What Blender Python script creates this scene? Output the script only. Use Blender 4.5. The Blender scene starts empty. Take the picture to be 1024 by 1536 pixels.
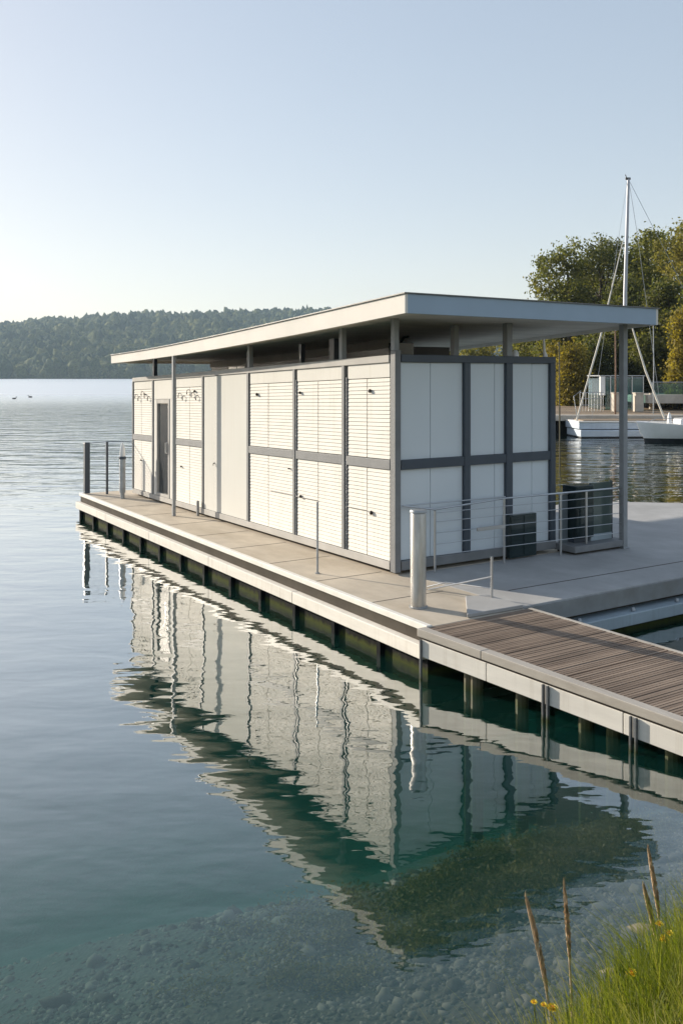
import bpy, math, random
import numpy as np
from mathutils import Vector

random.seed(7)
SC = bpy.context.scene
COL = SC.collection
R = math.radians

# ------------------------------------------------------------------ materials
def nodes(name):
    m = bpy.data.materials.new(name); m.use_nodes = True
    nt = m.node_tree
    for n in list(nt.nodes):
        if n.type != 'OUTPUT_MATERIAL': nt.nodes.remove(n)
    out = [n for n in nt.nodes if n.type == 'OUTPUT_MATERIAL'][0]
    def N(t, **kw):
        n = nt.nodes.new(t)
        for k, v in kw.items():
            if k in n.inputs: n.inputs[k].default_value = v
            else: setattr(n, k, v)
        return n
    def L(a, b): nt.links.new(a, b)
    return m, out, N, L

def ramp(N, stops):
    r = N('ShaderNodeValToRGB'); cr = r.color_ramp
    while len(cr.elements) > 1: cr.elements.remove(cr.elements[-1])
    cr.elements[0].position = stops[0][0]; cr.elements[0].color = (*stops[0][1], 1)
    for p, c in stops[1:]:
        e = cr.elements.new(p); e.color = (*c, 1)
    return r

def paint(name, c, rough=.5, metal=0., var=.12, scale=2.5, stretch=(1,1,1), bump=0., bscale=40, streak=0., streak_c=(.25,.22,.18), spec=.5):
    """a coloured surface with soft tonal variation, optional vertical dirt streaks and fine grain"""
    m, out, N, L = nodes(name)
    tc = N('ShaderNodeTexCoord'); mp = N('ShaderNodeMapping'); mp.inputs['Scale'].default_value = stretch
    L(tc.outputs['Object'], mp.inputs['Vector'])
    nz = N('ShaderNodeTexNoise', Scale=scale, Detail=6., Roughness=.6); L(mp.outputs[0], nz.inputs['Vector'])
    d = [max(0, x*(1-var)) for x in c]; l = [min(1, x*(1+var)) for x in c]
    rp = ramp(N, [(.3, d), (.7, l)]); L(nz.outputs['Fac'], rp.inputs[0])
    col = rp.outputs[0]
    if streak > 0:
        m2 = N('ShaderNodeMapping'); m2.inputs['Scale'].default_value = (9, 9, .5); L(tc.outputs['Object'], m2.inputs['Vector'])
        n2 = N('ShaderNodeTexNoise', Scale=1.6, Detail=5., Roughness=.65); L(m2.outputs[0], n2.inputs['Vector'])
        r2 = ramp(N, [(.52, (0,0,0)), (.8, (1,1,1))]); L(n2.outputs['Fac'], r2.inputs[0])
        mu = N('ShaderNodeMath', operation='MULTIPLY'); mu.inputs[1].default_value = streak; L(r2.outputs[0], mu.inputs[0])
        mx = N('ShaderNodeMix', data_type='RGBA'); L(mu.outputs[0], mx.inputs['Factor']); L(col, mx.inputs[6]); mx.inputs[7].default_value = (*streak_c, 1)
        col = mx.outputs[2]
    b = N('ShaderNodeBsdfPrincipled', Roughness=rough, Metallic=metal); b.inputs['Specular IOR Level'].default_value = spec
    L(col, b.inputs['Base Color'])
    if bump > 0:
        n3 = N('ShaderNodeTexNoise', Scale=bscale, Detail=4.); L(mp.outputs[0], n3.inputs['Vector'])
        bp = N('ShaderNodeBump', Strength=bump, Distance=.01); L(n3.outputs['Fac'], bp.inputs['Height']); L(bp.outputs[0], b.inputs['Normal'])
    L(b.outputs[0], out.inputs['Surface'])
    return m

def concrete(name, c, stain):
    m, out, N, L = nodes(name)
    tc = N('ShaderNodeTexCoord')
    n1 = N('ShaderNodeTexNoise', Scale=1.3, Detail=8., Roughness=.65); L(tc.outputs['Object'], n1.inputs['Vector'])
    mp = N('ShaderNodeMapping'); mp.inputs['Scale'].default_value = (.8, .25, 1); mp.inputs['Rotation'].default_value = (0,0,.5); L(tc.outputs['Object'], mp.inputs['Vector'])
    n2 = N('ShaderNodeTexNoise', Scale=2.6, Detail=5., Roughness=.6); L(mp.outputs[0], n2.inputs['Vector'])
    n3 = N('ShaderNodeTexNoise', Scale=90., Detail=3.); L(tc.outputs['Object'], n3.inputs['Vector'])
    r1 = ramp(N, [(.3, [x*.8 for x in c]), (.68, [min(1, x*1.12) for x in c])]); L(n1.outputs['Fac'], r1.inputs[0])
    r2 = ramp(N, [(.45, (0,0,0)), (.75, (1,1,1))]); L(n2.outputs['Fac'], r2.inputs[0])
    mu = N('ShaderNodeMath', operation='MULTIPLY'); mu.inputs[1].default_value = .8; L(r2.outputs[0], mu.inputs[0])
    mx = N('ShaderNodeMix', data_type='RGBA'); L(mu.outputs[0], mx.inputs['Factor']); L(r1.outputs[0], mx.inputs[6]); mx.inputs[7].default_value = (*stain, 1)
    b = N('ShaderNodeBsdfPrincipled', Roughness=.8); L(mx.outputs[2], b.inputs['Base Color'])
    bp = N('ShaderNodeBump', Strength=.35, Distance=.004); L(n3.outputs['Fac'], bp.inputs['Height']); L(bp.outputs[0], b.inputs['Normal'])
    L(b.outputs[0], out.inputs['Surface'])
    return m

def timber(name, c1, c2, axis_scale=(1, 12, 8), island=True, rough=.75):
    """weathered board: long grain, each board its own tone"""
    m, out, N, L = nodes(name)
    tc = N('ShaderNodeTexCoord'); mp = N('ShaderNodeMapping'); mp.inputs['Scale'].default_value = axis_scale
    L(tc.outputs['Object'], mp.inputs['Vector'])
    n1 = N('ShaderNodeTexNoise', Scale=2.2, Detail=7., Roughness=.65); L(mp.outputs[0], n1.inputs['Vector'])
    big = N('ShaderNodeTexNoise', Scale=1.5, Detail=4.); L(tc.outputs['Object'], big.inputs['Vector'])
    ad = N('ShaderNodeMath', operation='ADD'); L(n1.outputs['Fac'], ad.inputs[0]); L(big.outputs['Fac'], ad.inputs[1])
    s = ad.outputs[0]
    if island:
        g = N('ShaderNodeNewGeometry'); a2 = N('ShaderNodeMath', operation='MULTIPLY_ADD'); a2.inputs[1].default_value = .5; L(g.outputs['Random Per Island'], a2.inputs[0]); L(s, a2.inputs[2]); s = a2.outputs[0]
    mr = N('ShaderNodeMapRange'); mr.inputs['From Min'].default_value = .75; mr.inputs['From Max'].default_value = 1.75; L(s, mr.inputs['Value'])
    rp = ramp(N, [(0, c1), (1, c2)]); L(mr.outputs[0], rp.inputs[0])
    b = N('ShaderNodeBsdfPrincipled', Roughness=rough); L(rp.outputs[0], b.inputs['Base Color'])
    bp = N('ShaderNodeBump', Strength=.3, Distance=.004); L(n1.outputs['Fac'], bp.inputs['Height']); L(bp.outputs[0], b.inputs['Normal'])
    L(b.outputs[0], out.inputs['Surface'])
    return m

def foliage(name, cols, trans=.35, scale=.35, rough=.6):
    m, out, N, L = nodes(name)
    tc = N('ShaderNodeTexCoord'); g = N('ShaderNodeNewGeometry')
    n1 = N('ShaderNodeTexNoise', Scale=scale, Detail=3.); L(tc.outputs['Object'], n1.inputs['Vector'])
    ma = N('ShaderNodeMath', operation='MULTIPLY_ADD'); ma.inputs[1].default_value = .45; L(g.outputs['Random Per Island'], ma.inputs[0]); L(n1.outputs['Fac'], ma.inputs[2])
    mr = N('ShaderNodeMapRange'); mr.inputs['From Min'].default_value = .35; mr.inputs['From Max'].default_value = 1.1; L(ma.outputs[0], mr.inputs['Value'])
    rp = ramp(N, [(i/(len(cols)-1), c) for i, c in enumerate(cols)]); L(mr.outputs[0], rp.inputs[0])
    d = N('ShaderNodeBsdfPrincipled', Roughness=rough); d.inputs['Specular IOR Level'].default_value = .3; L(rp.outputs[0], d.inputs['Base Color'])
    t = N('ShaderNodeBsdfTranslucent')
    hs = N('ShaderNodeHueSaturation', Saturation=1.15, Value=1.25); L(rp.outputs[0], hs.inputs['Color']); L(hs.outputs[0], t.inputs['Color'])
    mx = N('ShaderNodeMixShader', Fac=trans); L(d.outputs[0], mx.inputs[1]); L(t.outputs[0], mx.inputs[2])
    L(mx.outputs[0], out.inputs['Surface'])
    return m

def glass(name, tint, mix=.35, rough=.03):
    """thin pane: part see-through tint, part mirror by angle"""
    m, out, N, L = nodes(name)
    t = N('ShaderNodeBsdfTransparent'); t.inputs['Color'].default_value = (*tint, 1)
    d = N('ShaderNodeBsdfPrincipled', Roughness=.6); d.inputs['Base Color'].default_value = (*[x*.35 for x in tint], 1)
    mx0 = N('ShaderNodeMixShader', Fac=mix); L(t.outputs[0], mx0.inputs[1]); L(d.outputs[0], mx0.inputs[2])
    g = N('ShaderNodeBsdfGlossy', Roughness=rough)
    fr = N('ShaderNodeFresnel', IOR=1.6)
    mx = N('ShaderNodeMixShader'); L(fr.outputs[0], mx.inputs[0]); L(mx0.outputs[0], mx.inputs[1]); L(g.outputs[0], mx.inputs[2])
    L(mx.outputs[0], out.inputs['Surface'])
    return m

M = {}
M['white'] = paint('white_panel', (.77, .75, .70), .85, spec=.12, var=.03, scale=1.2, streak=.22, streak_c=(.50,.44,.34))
M['plainpanel'] = paint('plain_panel_paint', (.70, .69, .645), .85, spec=.12, var=.025, scale=.8, streak=.18, streak_c=(.50,.45,.36))
M['louvre'] = paint('white_louvre', (.85, .82, .76), .85, spec=.12, var=.04, scale=3, streak=.22, streak_c=(.5,.44,.34))
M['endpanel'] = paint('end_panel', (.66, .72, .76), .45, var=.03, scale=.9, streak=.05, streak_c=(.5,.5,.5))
M['grey'] = paint('grey_frame_paint', (.21, .215, .22), .6, 0., spec=.3, var=.12, scale=4)
M['postpaint'] = paint('post_paint', (.30, .31, .32), .6, spec=.3, var=.12, scale=5)
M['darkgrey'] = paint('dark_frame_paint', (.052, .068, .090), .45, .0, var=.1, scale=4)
M['trim'] = paint('pale_grey_trim', (.47, .455, .43), .7, 0., spec=.2, var=.1, scale=3)
M['fascia'] = paint('roof_fascia_paint', (.80, .765, .71), .8, spec=.15, var=.05, scale=1.5, streak=.08, streak_c=(.4,.36,.3))
M['fascia_shade'] = paint('fascia_shade_tint', (.34, .44, .55), .5, var=.06, scale=1.5)  # roof fascia again, with the near end's blue shade put into the colour
M['roofcap'] = paint('roof_cap_sheet', (.16, .16, .16), .5, .3, var=.2)
M['soffit'] = paint('soffit_board', (.74, .68, .60), .7, var=.16, scale=1.6, stretch=(.5,3,1))
M['steel'] = paint('brushed_steel', (.46, .45, .43), .40, .85, var=.25, scale=6, stretch=(3,3,.5), streak=.55, streak_c=(.30,.24,.17))
M['steelthin'] = paint('rail_steel', (.50, .51, .52), .35, .85, var=.1)
M['steelgrey'] = paint('galvanised_steel', (.36, .38, .40), .42, .6, var=.2, scale=7)
M['poststeel'] = paint('weathered_post', (.15, .155, .16), .6, .3, var=.3, scale=7, streak=.5, streak_c=(.05,.045,.03))
M['black'] = paint('black_hull', (.018, .018, .018), .9, spec=.08, var=.4, scale=3, streak=.5, streak_c=(.06,.055,.045))
M['rib'] = paint('black_rib', (.010, .011, .012), .85, spec=.1, var=.3)
M['coping'] = paint('coping_metal', (.80, .77, .71), .6, 0., spec=.3, var=.08, scale=5)
M['beam'] = paint('white_rubbing_beam', (.80, .76, .69), .75, spec=.2, var=.08, scale=2.5, stretch=(1,.6,4), streak=.3, streak_c=(.40,.33,.24))
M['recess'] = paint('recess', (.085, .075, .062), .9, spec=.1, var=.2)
M['deck'] = concrete('walkway_concrete', (.54, .47, .375), (.35, .29, .21))
M['platform'] = concrete('platform_concrete', (.40, .395, .385), (.33, .32, .31))
M['platedge'] = concrete('platform_edge', (.27, .275, .27), (.2, .19, .17))
M['pontoon'] = paint('pontoon_paint', (.36, .43, .47), .5, var=.12, streak=.3, streak_c=(.14,.14,.13))
M['decking'] = timber('reeded_decking', (.115, .08, .057), (.34, .255, .19))
M['edgewood'] = timber('edge_timber', (.40, .36, .31), (.62, .57, .50), (12, 1, 8), False)
M['pile'] = timber('wet_pile', (.05,.05,.03), (.27,.22,.14), (8, 8, 1), False)
def algae_band(m, z0, z1):
    """green-brown growth with a ragged top just above the waterline (object z)"""
    nt = m.node_tree; b = [n for n in nt.nodes if n.type == 'BSDF_PRINCIPLED'][0]; src = b.inputs['Base Color'].links[0].from_socket
    tc = nt.nodes.new('ShaderNodeTexCoord'); sx = nt.nodes.new('ShaderNodeSeparateXYZ'); nz = nt.nodes.new('ShaderNodeTexNoise'); nz.inputs['Scale'].default_value = 14; nz.inputs['Detail'].default_value = 5
    nt.links.new(tc.outputs['Object'], sx.inputs[0]); nt.links.new(tc.outputs['Object'], nz.inputs['Vector'])
    ma = nt.nodes.new('ShaderNodeMath'); ma.operation = 'MULTIPLY_ADD'; ma.inputs[1].default_value = .12; nt.links.new(nz.outputs['Fac'], ma.inputs[0]); nt.links.new(sx.outputs['Z'], ma.inputs[2])
    mr = nt.nodes.new('ShaderNodeMapRange'); mr.inputs['From Min'].default_value = z1+.06; mr.inputs['From Max'].default_value = z0+.06; nt.links.new(ma.outputs[0], mr.inputs['Value'])
    mx = nt.nodes.new('ShaderNodeMix'); mx.data_type = 'RGBA'; nt.links.new(mr.outputs[0], mx.inputs['Factor']); nt.links.new(src, mx.inputs[6]); mx.inputs[7].default_value = (.055,.065,.018,1)
    nt.links.new(mx.outputs[2], b.inputs['Base Color'])
algae_band(M['pile'], -.46, -.36); algae_band(M['black'], -.47, -.41); algae_band(M['poststeel'], -.46, -.40)
M['darkpanel'] = paint('dark_cabinet', (.014, .028, .030), .15, var=.3)
M['frost'] = glass('frosted_glass', (.72, .85, .92), .55, .12)
M['greenglass'] = glass('green_glass', (.34, .50, .46), .55, .12)
M['doorglass'] = paint('door_glass', (.035, .05, .045), .06, var=.5, scale=3, stretch=(3,3,.4), spec=.8)
M['seaglass'] = glass('balustrade_glass', (.55, .80, .80), .25, .05)
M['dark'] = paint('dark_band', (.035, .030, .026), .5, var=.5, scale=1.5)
M['latch'] = paint('latch_metal', (.04, .035, .03), .5, .5)
M['lamp'] = paint('lamp_white', (.85, .85, .85), .25)
M['gel'] = paint('boat_gelcoat', (.88, .86, .83), .25, var=.05, streak=.15, streak_c=(.45,.40,.33))
M['bargepaint'] = paint('barge_paint', (.55, .62, .70), .45, var=.08, streak=.2, streak_c=(.3,.3,.3))
M['antifoul'] = paint('antifouling', (.012, .014, .018), .6)
M['mast'] = paint('mast_alloy', (.45, .46, .50), .5, .3, var=.08)
M['rope'] = paint('rigging', (.72, .68, .60), .6)
M['rust'] = paint('rusty_pole', (.20, .12, .08), .7, .2, var=.4, scale=8)
M['quaywood'] = timber('quay_boards', (.13, .095, .065), (.38, .28, .18), (3, .4, 1), True)
M['quayedge'] = concrete('quay_edge', (.55, .50, .43), (.35, .31, .26))
M['bark'] = paint('bark', (.07, .055, .04), .9, var=.5, scale=5, bump=.6, bscale=8)
M['leaf_green'] = foliage('leaf_green', [(.055,.070,.018), (.14,.15,.038), (.27,.245,.07)], .55)
M['leaf_dark'] = foliage('leaf_dark', [(.040,.052,.016), (.10,.11,.030), (.20,.19,.055)], .5)
M['leaf_gold'] = foliage('leaf_gold', [(.12,.105,.025), (.27,.225,.05), (.44,.36,.10)], .52)
M['leaf_far'] = foliage('leaf_far', [(.09,.095,.026), (.21,.195,.05), (.36,.31,.09)], .52)
M['grass'] = foliage('grass_blades', [(.06,.085,.015), (.15,.19,.03), (.27,.28,.06), (.50,.42,.20)], .5, 2.)
M['weed'] = foliage('water_weed', [(.050,.050,.014), (.145,.128,.034), (.29,.24,.075)], .25, 3.)
M['straw'] = paint('straw', (.56, .42, .27), .8, var=.3, scale=20)
M['stalk'] = paint('green_stalk', (.14, .16, .05), .7, var=.2)
M['petal'] = paint('yellow_petal', (.92, .68, .02), .6, var=.1, scale=20)
M['flowereye'] = paint('flower_eye', (.55, .22, .01), .7)
M['duck'] = paint('duck_feathers', (.022, .020, .018), .7, var=.4, scale=10)
M['stone'] = None

# ------------------------------------------------------------------ mesh helpers
class MB:
    def __init__(s): s.v = []; s.f = []
    def add(s, vs, fs):
        o = len(s.v); s.v += [tuple(p) for p in vs]; s.f += [tuple(i+o for i in f) for f in fs]; return s
    def box(s, x0, x1, y0, y1, z0, z1, zf=None):
        vs = [(x,y,z) for z in (z0,z1) for x,y in ((x0,y0),(x1,y0),(x1,y1),(x0,y1))]
        if zf: vs = [(x,y,zf(x,y,z)) for x,y,z in vs]
        return s.add(vs, [(3,2,1,0),(4,5,6,7),(0,1,5,4),(1,2,6,5),(2,3,7,6),(3,0,4,7)])
    def prism(s, poly, z0, z1):
        n = len(poly); vs = [(x,y,z0) for x,y in poly] + [(x,y,z1) for x,y in poly]
        fs = [tuple(range(n-1,-1,-1)), tuple(range(n,2*n))] + [(i,(i+1)%n,n+(i+1)%n,n+i) for i in range(n)]
        return s.add(vs, fs)
    def tube(s, pts, r, n=8):
        pts = [Vector(p) for p in pts]; k = len(pts)
        rr = r if isinstance(r, (list, tuple)) else [r]*k
        vs = []; fs = []
        up0 = None
        for i, p in enumerate(pts):
            t = (pts[min(i+1,k-1)] - pts[max(i-1,0)]).normalized()
            a = Vector((0,0,1)) if abs(t.z) < .9 else Vector((1,0,0))
            x = t.cross(a).normalized(); y = t.cross(x).normalized()
            for j in range(n):
                an = 2*math.pi*j/n; vs.append(p + (x*math.cos(an)+y*math.sin(an))*rr[i])
        for i in range(k-1):
            for j in range(n):
                fs.append((i*n+j, i*n+(j+1)%n, (i+1)*n+(j+1)%n, (i+1)*n+j))
        fs += [tuple(range(n-1,-1,-1)), tuple(range((k-1)*n, k*n))]
        return s.add(vs, fs)
    def lathe(s, prof, c=(0,0,0), n=24):
        vs = []; fs = []
        for r, z in prof:
            for j in range(n):
                a = 2*math.pi*j/n; vs.append((c[0]+r*math.cos(a), c[1]+r*math.sin(a), c[2]+z))
        k = len(prof)
        for i in range(k-1):
            for j in range(n): fs.append((i*n+j, i*n+(j+1)%n, (i+1)*n+(j+1)%n, (i+1)*n+j))
        fs += [tuple(range(n-1,-1,-1)), tuple(range((k-1)*n, k*n))]
        return s.add(vs, fs)
    def slope(s):      # the boardwalk bears off the dock line and falls towards the shore
        s.v = [(x+.155*max(0,-2.11-y), y, z-.052*max(0,-2.11-y)) for x,y,z in s.v]; return s
    def build(s, name, mat, parent=None, bevel=0., smooth=False):
        me = bpy.data.meshes.new(name); me.from_pydata(s.v, [], s.f); me.update()
        me.materials.append(M[mat] if isinstance(mat, str) else mat)
        o = bpy.data.objects.new(name, me); COL.objects.link(o)
        if parent: o.parent = parent
        if smooth:
            me.polygons.foreach_set('use_smooth', [True]*len(me.polygons))
            try:
                me.set_sharp_from_angle(angle=R(40))
            except Exception: pass
        if bevel > 0:
            b = o.modifiers.new('edge', 'BEVEL'); b.width = bevel; b.segments = 2; b.limit_method = 'ANGLE'; b.angle_limit = R(40)
        return o

def np_mesh(name, V, F, mat, parent=None, smooth=False):
    """fast mesh from numpy: V (n,3), F (m,k) with constant k"""
    me = bpy.data.meshes.new(name); V = np.ascontiguousarray(V, dtype=np.float32); F = np.ascontiguousarray(F, dtype=np.int32)
    me.vertices.add(len(V)); me.vertices.foreach_set('co', V.ravel())
    m, k = F.shape
    me.loops.add(m*k); me.loops.foreach_set('vertex_index', F.ravel())
    me.polygons.add(m); me.polygons.foreach_set('loop_start', np.arange(0, m*k, k, dtype=np.int32))
    if smooth: me.polygons.foreach_set('use_smooth', np.ones(m, dtype=bool))
    me.update(calc_edges=True); me.validate()
    me.materials.append(M[mat] if isinstance(mat, str) else mat)
    o = bpy.data.objects.new(name, me); COL.objects.link(o)
    if parent: o.parent = parent
    return o

def tag(o, label=None, cat=None, group=None, kind=None):
    if label: o['label'] = label
    if cat: o['category'] = cat
    if group: o['group'] = group
    if kind: o['kind'] = kind
    return o
def empty(name, loc, rz=0.):
    o = bpy.data.objects.new(name, None); COL.objects.link(o); o.location = loc; o.rotation_euler = (0,0,rz); o.empty_display_size = .2
    return o
def copy_thing(src, loc, rz=None, scale=None):
    r = src.copy(); COL.objects.link(r); r.location = loc
    if rz is not None: r.rotation_euler = (0,0,rz)
    if scale: r.scale = (scale,)*3
    for c in list(src.children):
        d = c.copy(); COL.objects.link(d); d.parent = r
        for g in c.children:
            e = g.copy(); COL.objects.link(e); e.parent = d
    return r

# ------------------------------------------------------------------ frame of the floating building
ANG = R(33.0); DECK = .48
BASE = (.666, 11.40, DECK)
ca, sa = math.cos(ANG), math.sin(ANG)
def W(v, u, z=0.):            # local (v across, u along) to world
    return (BASE[0] + v*ca - u*sa, BASE[1] + v*sa + u*ca, DECK + z)
def TAP(x, y, z): return z*(1 - .0122*y) # the walls get a little lower towards the lake end
def ve(u): return -1.098 + .0212*u       # lake edge of the walkway

# ------------------------------------------------------------------ floating dock
dock = tag(empty('floating_dock', BASE, ANG), 'long black-hulled floating dock with concrete walkway and white rubbing beam carrying the white building', 'dock')
MB().prism([(ve(-2.1)+.03,-2.1),(.165,-2.1),(.165,-.05),(3.0,-.05),(3.0,9.98),(ve(9.98)+.03,9.98)], -.17, 0).build('walkway_slab', 'deck', dock, .006)
MB().prism([(ve(-2.1)-.015,-2.1),(ve(-2.1)+.055,-2.1),(ve(9.98)+.055,10.0),(ve(10)-.015,10.0)], -.05, .014).build('coping', 'coping', dock, .006)
MB().prism([(ve(-2.1)+.06,-2.09),(.16,-2.09),(2.9,-.06),(2.9,9.9),(ve(9.9)+.06,9.9)], -.20, -.171).build('recess_strip', 'recess', dock)
MB().prism([(ve(-2.1)+.012,-2.1),(ve(-2.1)+.029,-2.1),(ve(9.98)+.029,9.98),(ve(9.98)+.012,9.98)], -.172, -.052).build('recess_shade_strip', 'recess', dock)  # dark strip added before the slab side, stands in for shade under the coping
b = MB(); seg = [-2.1, .55, 3.1, 5.6, 8.0, 10.02]
for a, c in zip(seg[:-1], seg[1:]):
    b.prism([(ve(a)-.075,a+.003),(ve(a)+.05,a+.003),(ve(c)+.05,c-.003),(ve(c)-.075,c-.003)], -.315, -.175)
b.box(ve(10)-.07, 2.95, 9.985, 10.06, -.315, -.175)
b.build('rubbing_beam', 'beam', dock, .008)
MB().prism([(ve(-2.1)+.03,-2.06),(.12,-2.06),(.16,-.06),(2.95,-.06),(2.95,9.93),(ve(9.93)+.03,9.93)], -1.3, -.318).build('hull', 'black', dock)
for i in range(14):
    u = 9.88 - .93*i
    if u < -2.05: break
    MB().box(ve(u)-.035, ve(u)+.028, u-.035, u+.035, -1.0, -.319).build('rib', 'rib', dock, .004)
MB().prism([(-.60,-2.06),(.150,-2.09),(.155,-1.55),(-.1,-1.45)], .004, .042).build('threshold_plate', 'platform', dock, .006)

for u in (-1.0,.22,1.44,2.66,3.88,5.10,6.32,7.54,8.76):
    MB().prism([(ve(u)+.06,u),(-.05,u),(-.05,u+.008),(ve(u)+.06,u+.008)], .0005, .0025).build('joint_line', 'recess', dock)
# concrete platform on the right
plat = tag(empty('concrete_platform', BASE, ANG), 'wide grey concrete platform with stepped pontoon edge right of the white building', 'platform')
PP = [(.172,-2.02),(9.6,-2.02),(9.6,1.2),(7.2,3.3),(3.007,3.3),(3.007,-.057),(.172,-.057)]
sl = MB().prism(PP, -.20, 0).build('platform_slab', 'platform', plat, .008)
MB().prism([(.175,-2.045),(9.6,-2.045),(9.6,-2.022),(.175,-2.022)], -.205, -.012).build('edge_plate', 'platedge', plat, .004)
MB().prism([(.4,-1.9),(9.5,-1.9),(9.5,1.0),(7.1,3.1),(3.2,3.1),(3.2,.1),(.4,.1)], -.30, -.206).build('recess_strip', 'recess', plat)
MB().prism([(.30,-2.16),(9.6,-2.16),(9.6,-1.9),(.30,-1.9)], -.41, -.27).build('pontoon_ledge', 'pontoon', plat, .01)
MB().prism([(.45,-2.08),(9.5,-2.08),(9.5,1.0),(7.1,3.1),(3.2,3.1),(3.2,.1),(.45,.1)], -1.2, -.412).build('hull', 'black', plat)
for v in (3.05, 5.2):
    MB().box(v, v+1.1, -2.48, -2.165, -.52, -.40).build('float_block', 'pontoon', plat, .02)
for v in (1.0, 1.9, 2.7, 3.7, 5.0):
    MB().lathe([(.022,-.02),(.028,.0),(.02,.03),(.012,.035)], (v,-2.10,-.255), 8).build('bolt', 'steelgrey', plat)
MB().prism([(.6,-1.40),(9.5,-1.52),(9.5,-1.50),(.6,-1.385)], .0005, .003).build('joint_line', 'recess', plat)

# ------------------------------------------------------------------ boardwalk
bw = tag(empty('boardwalk', BASE, ANG), 'brown reeded-timber boardwalk with pale fascia leading to the dock', 'boardwalk')
b = MB(); u = -2.115; k = 0; SP = .0345
rnd = random.Random(3)
while u > -9.3:
    jog = rnd.uniform(-.004,.004); dz = rnd.uniform(-.0022,.0022)
    b.box(-1.175+jog, .20+jog, u-.026, u, -.04+dz, .0+dz)
    k += 1; u -= SP
    if k % 46 == 0: u -= .022
b.slope().build('decking', 'decking', bw)
MB().box(-1.2, .18, -9.3, -2.11, -.075, -.042).slope().build('underlay', 'recess', bw)
b = MB(); cuts = [-9.4, -7.2, -5.0, -2.9+.0, -2.105]
for a, c in zip(cuts[:-1], cuts[1:]): b.box(-1.285, -1.182, a+.003, c-.003, -.065, .013)
b.slope().build('edge_beam', 'edgewood', bw, .006)
MB().box(.205, .255, -9.3, -2.11, -.12, .004).slope().build('edge_beam', 'edgewood', bw, .005)
b = MB(); cuts = [-9.4, -7.4, -5.62, -4.32, -2.95, -2.15]
for a, c in zip(cuts[:-1], cuts[1:]): b.box(-1.272, -1.235, a+.004, c-.004, -.255, -.088)
b.slope().build('fascia_board', 'beam', bw, .005)
MB().box(-1.262, -1.19, -9.3, -2.12, -.087, -.066).slope().build('shadow_rail', 'recess', bw)
MB().box(.17, .20, -9.3, -2.12, -.30, -.125).slope().build('fascia_board', 'beam', bw, .005)
for u in (-2.16, -3.60, -4.42, -5.5, -6.9):     # steel posts on the lake side
    q = MB()
    if u < -2.5:
        q.box(-1.300,-1.276, u-.032, u-.014, -1.1, -.085); q.box(-1.300,-1.276, u+.014, u+.032, -1.1, -.085)
    else: q.box(-1.296,-1.275, u-.010, u+.010, -1.1, -.085)
    q.slope().build('steel_post', 'poststeel', bw, .003)
for u in (-2.62, -2.76, -3.22, -3.86, -4.08, -4.66, -4.90, -5.28, -5.9, -7.0):
    for v in (-1.12, -.25):
        MB().lathe([(.055,-2.4),(.055,-.35),(.05,-.13)], (v+rnd.uniform(-.04,.04),u+rnd.uniform(-.05,.05),0), 10).slope().build('pile', 'pile', bw)
    MB().box(-1.18, .15, u-.04, u+.04, -.125, -.077).slope().build('cross_beam', 'pile', bw)

# ------------------------------------------------------------------ the building
bld = tag(empty('lake_pavilion', BASE, ANG), 'long white flat-roofed pavilion with slatted panels and grey frame floating on the lake', 'building')
UE = 9.20
def bbox(name, mat, x0,x1,y0,y1,z0,z1, bevel=.004, parent=bld):
    return MB().box(x0,x1,y0,y1,z0,z1,TAP).build(name, mat, parent, bevel)
bbox('wall_core', 'white', .05, 2.70, .06, UE-.05, .10, 2.60, 0)
# frames of the long side
bbox('plinth', 'trim', -.035, .05, .07, UE-.03, .05, .15)
bbox('plinth', 'recess', .06, 2.6, .15, UE-.1, .002, .048, 0)
bbox('top_beam', 'trim', -.04, .10, .075, UE-.03, 2.655, 2.746)
POSTS = [(9.175,.045),(8.06,.055),(6.95,.05),(5.685,.055),(3.94,.062),(2.462,.06),(1.135,.064)]
for pu, w in POSTS:
    p = bbox('wall_post', 'grey', -.036, .05, pu-w/2, pu+w/2, .151, 2.654 if pu not in (1.135, 3.94) else 2.654)
for pu in (2.405, 1.06):   # slim second uprights beside two posts
    bbox('wall_post', 'darkgrey', -.03, .045, pu-.012, pu+.012, .151, 2.49, .002)
bbox('corner_post', 'grey', -.032, .055, -.05, .052, .03, 2.80)
# bays: (u0, u1, split)
def louvre(u0, u1, split, z0, z1, name='slatted_panel'):
    e = MB(); n = max(1, int(round((z1-z0)/.0515))); h = (z1-z0)/n
    for a, c in ((u0, split-.009), (split+.009, u1)):
        for i in range(n):
            z = z0 + i*h
            # lapped board: lip proud at its foot, recess at its head
            vs = []
            for uu in (a, c):
                for v_, zz in ((-.0195, z+.005), (-.0135, z+h-.001), (.028, z+h-.001), (.028, z+.005)):
                    vs.append((v_, uu, TAP(0,uu,zz)))
            e.add(vs, [(0,1,2,3),(7,6,5,4),(0,4,5,1),(1,5,6,2),(2,6,7,3),(3,7,4,0)])
    p = e.build(name, 'louvre', bld)
    MB().box(.029, .034, u0, u1, z0, z1, TAP).build('backing', 'recess', p)
    MB().box(-.008, .028, split-.0075, split+.0075, z0, z1, TAP).build('split_bar', 'grey', p)
    return p
BAYS = [(9.135, 8.105, 8.70), (6.90, 5.73, 6.27), (3.885, 2.515, 3.27), (2.385, 1.19, 1.80), (1.035, .085, .585)]
LK = .75
latches = {2: [(3.62, 2.29, .05), (2.60, 1.14, .02)], 3: [(2.28, 2.30, .04), (2.26, .75, .045)], 4: [(.50, 2.30, .05), (.47, .72, .055)], 1: [(6.02, 2.38, .045), (6.62, .87, .03)], 0: [(8.5, 2.36, .03), (8.68, .85, .03)]}
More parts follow.
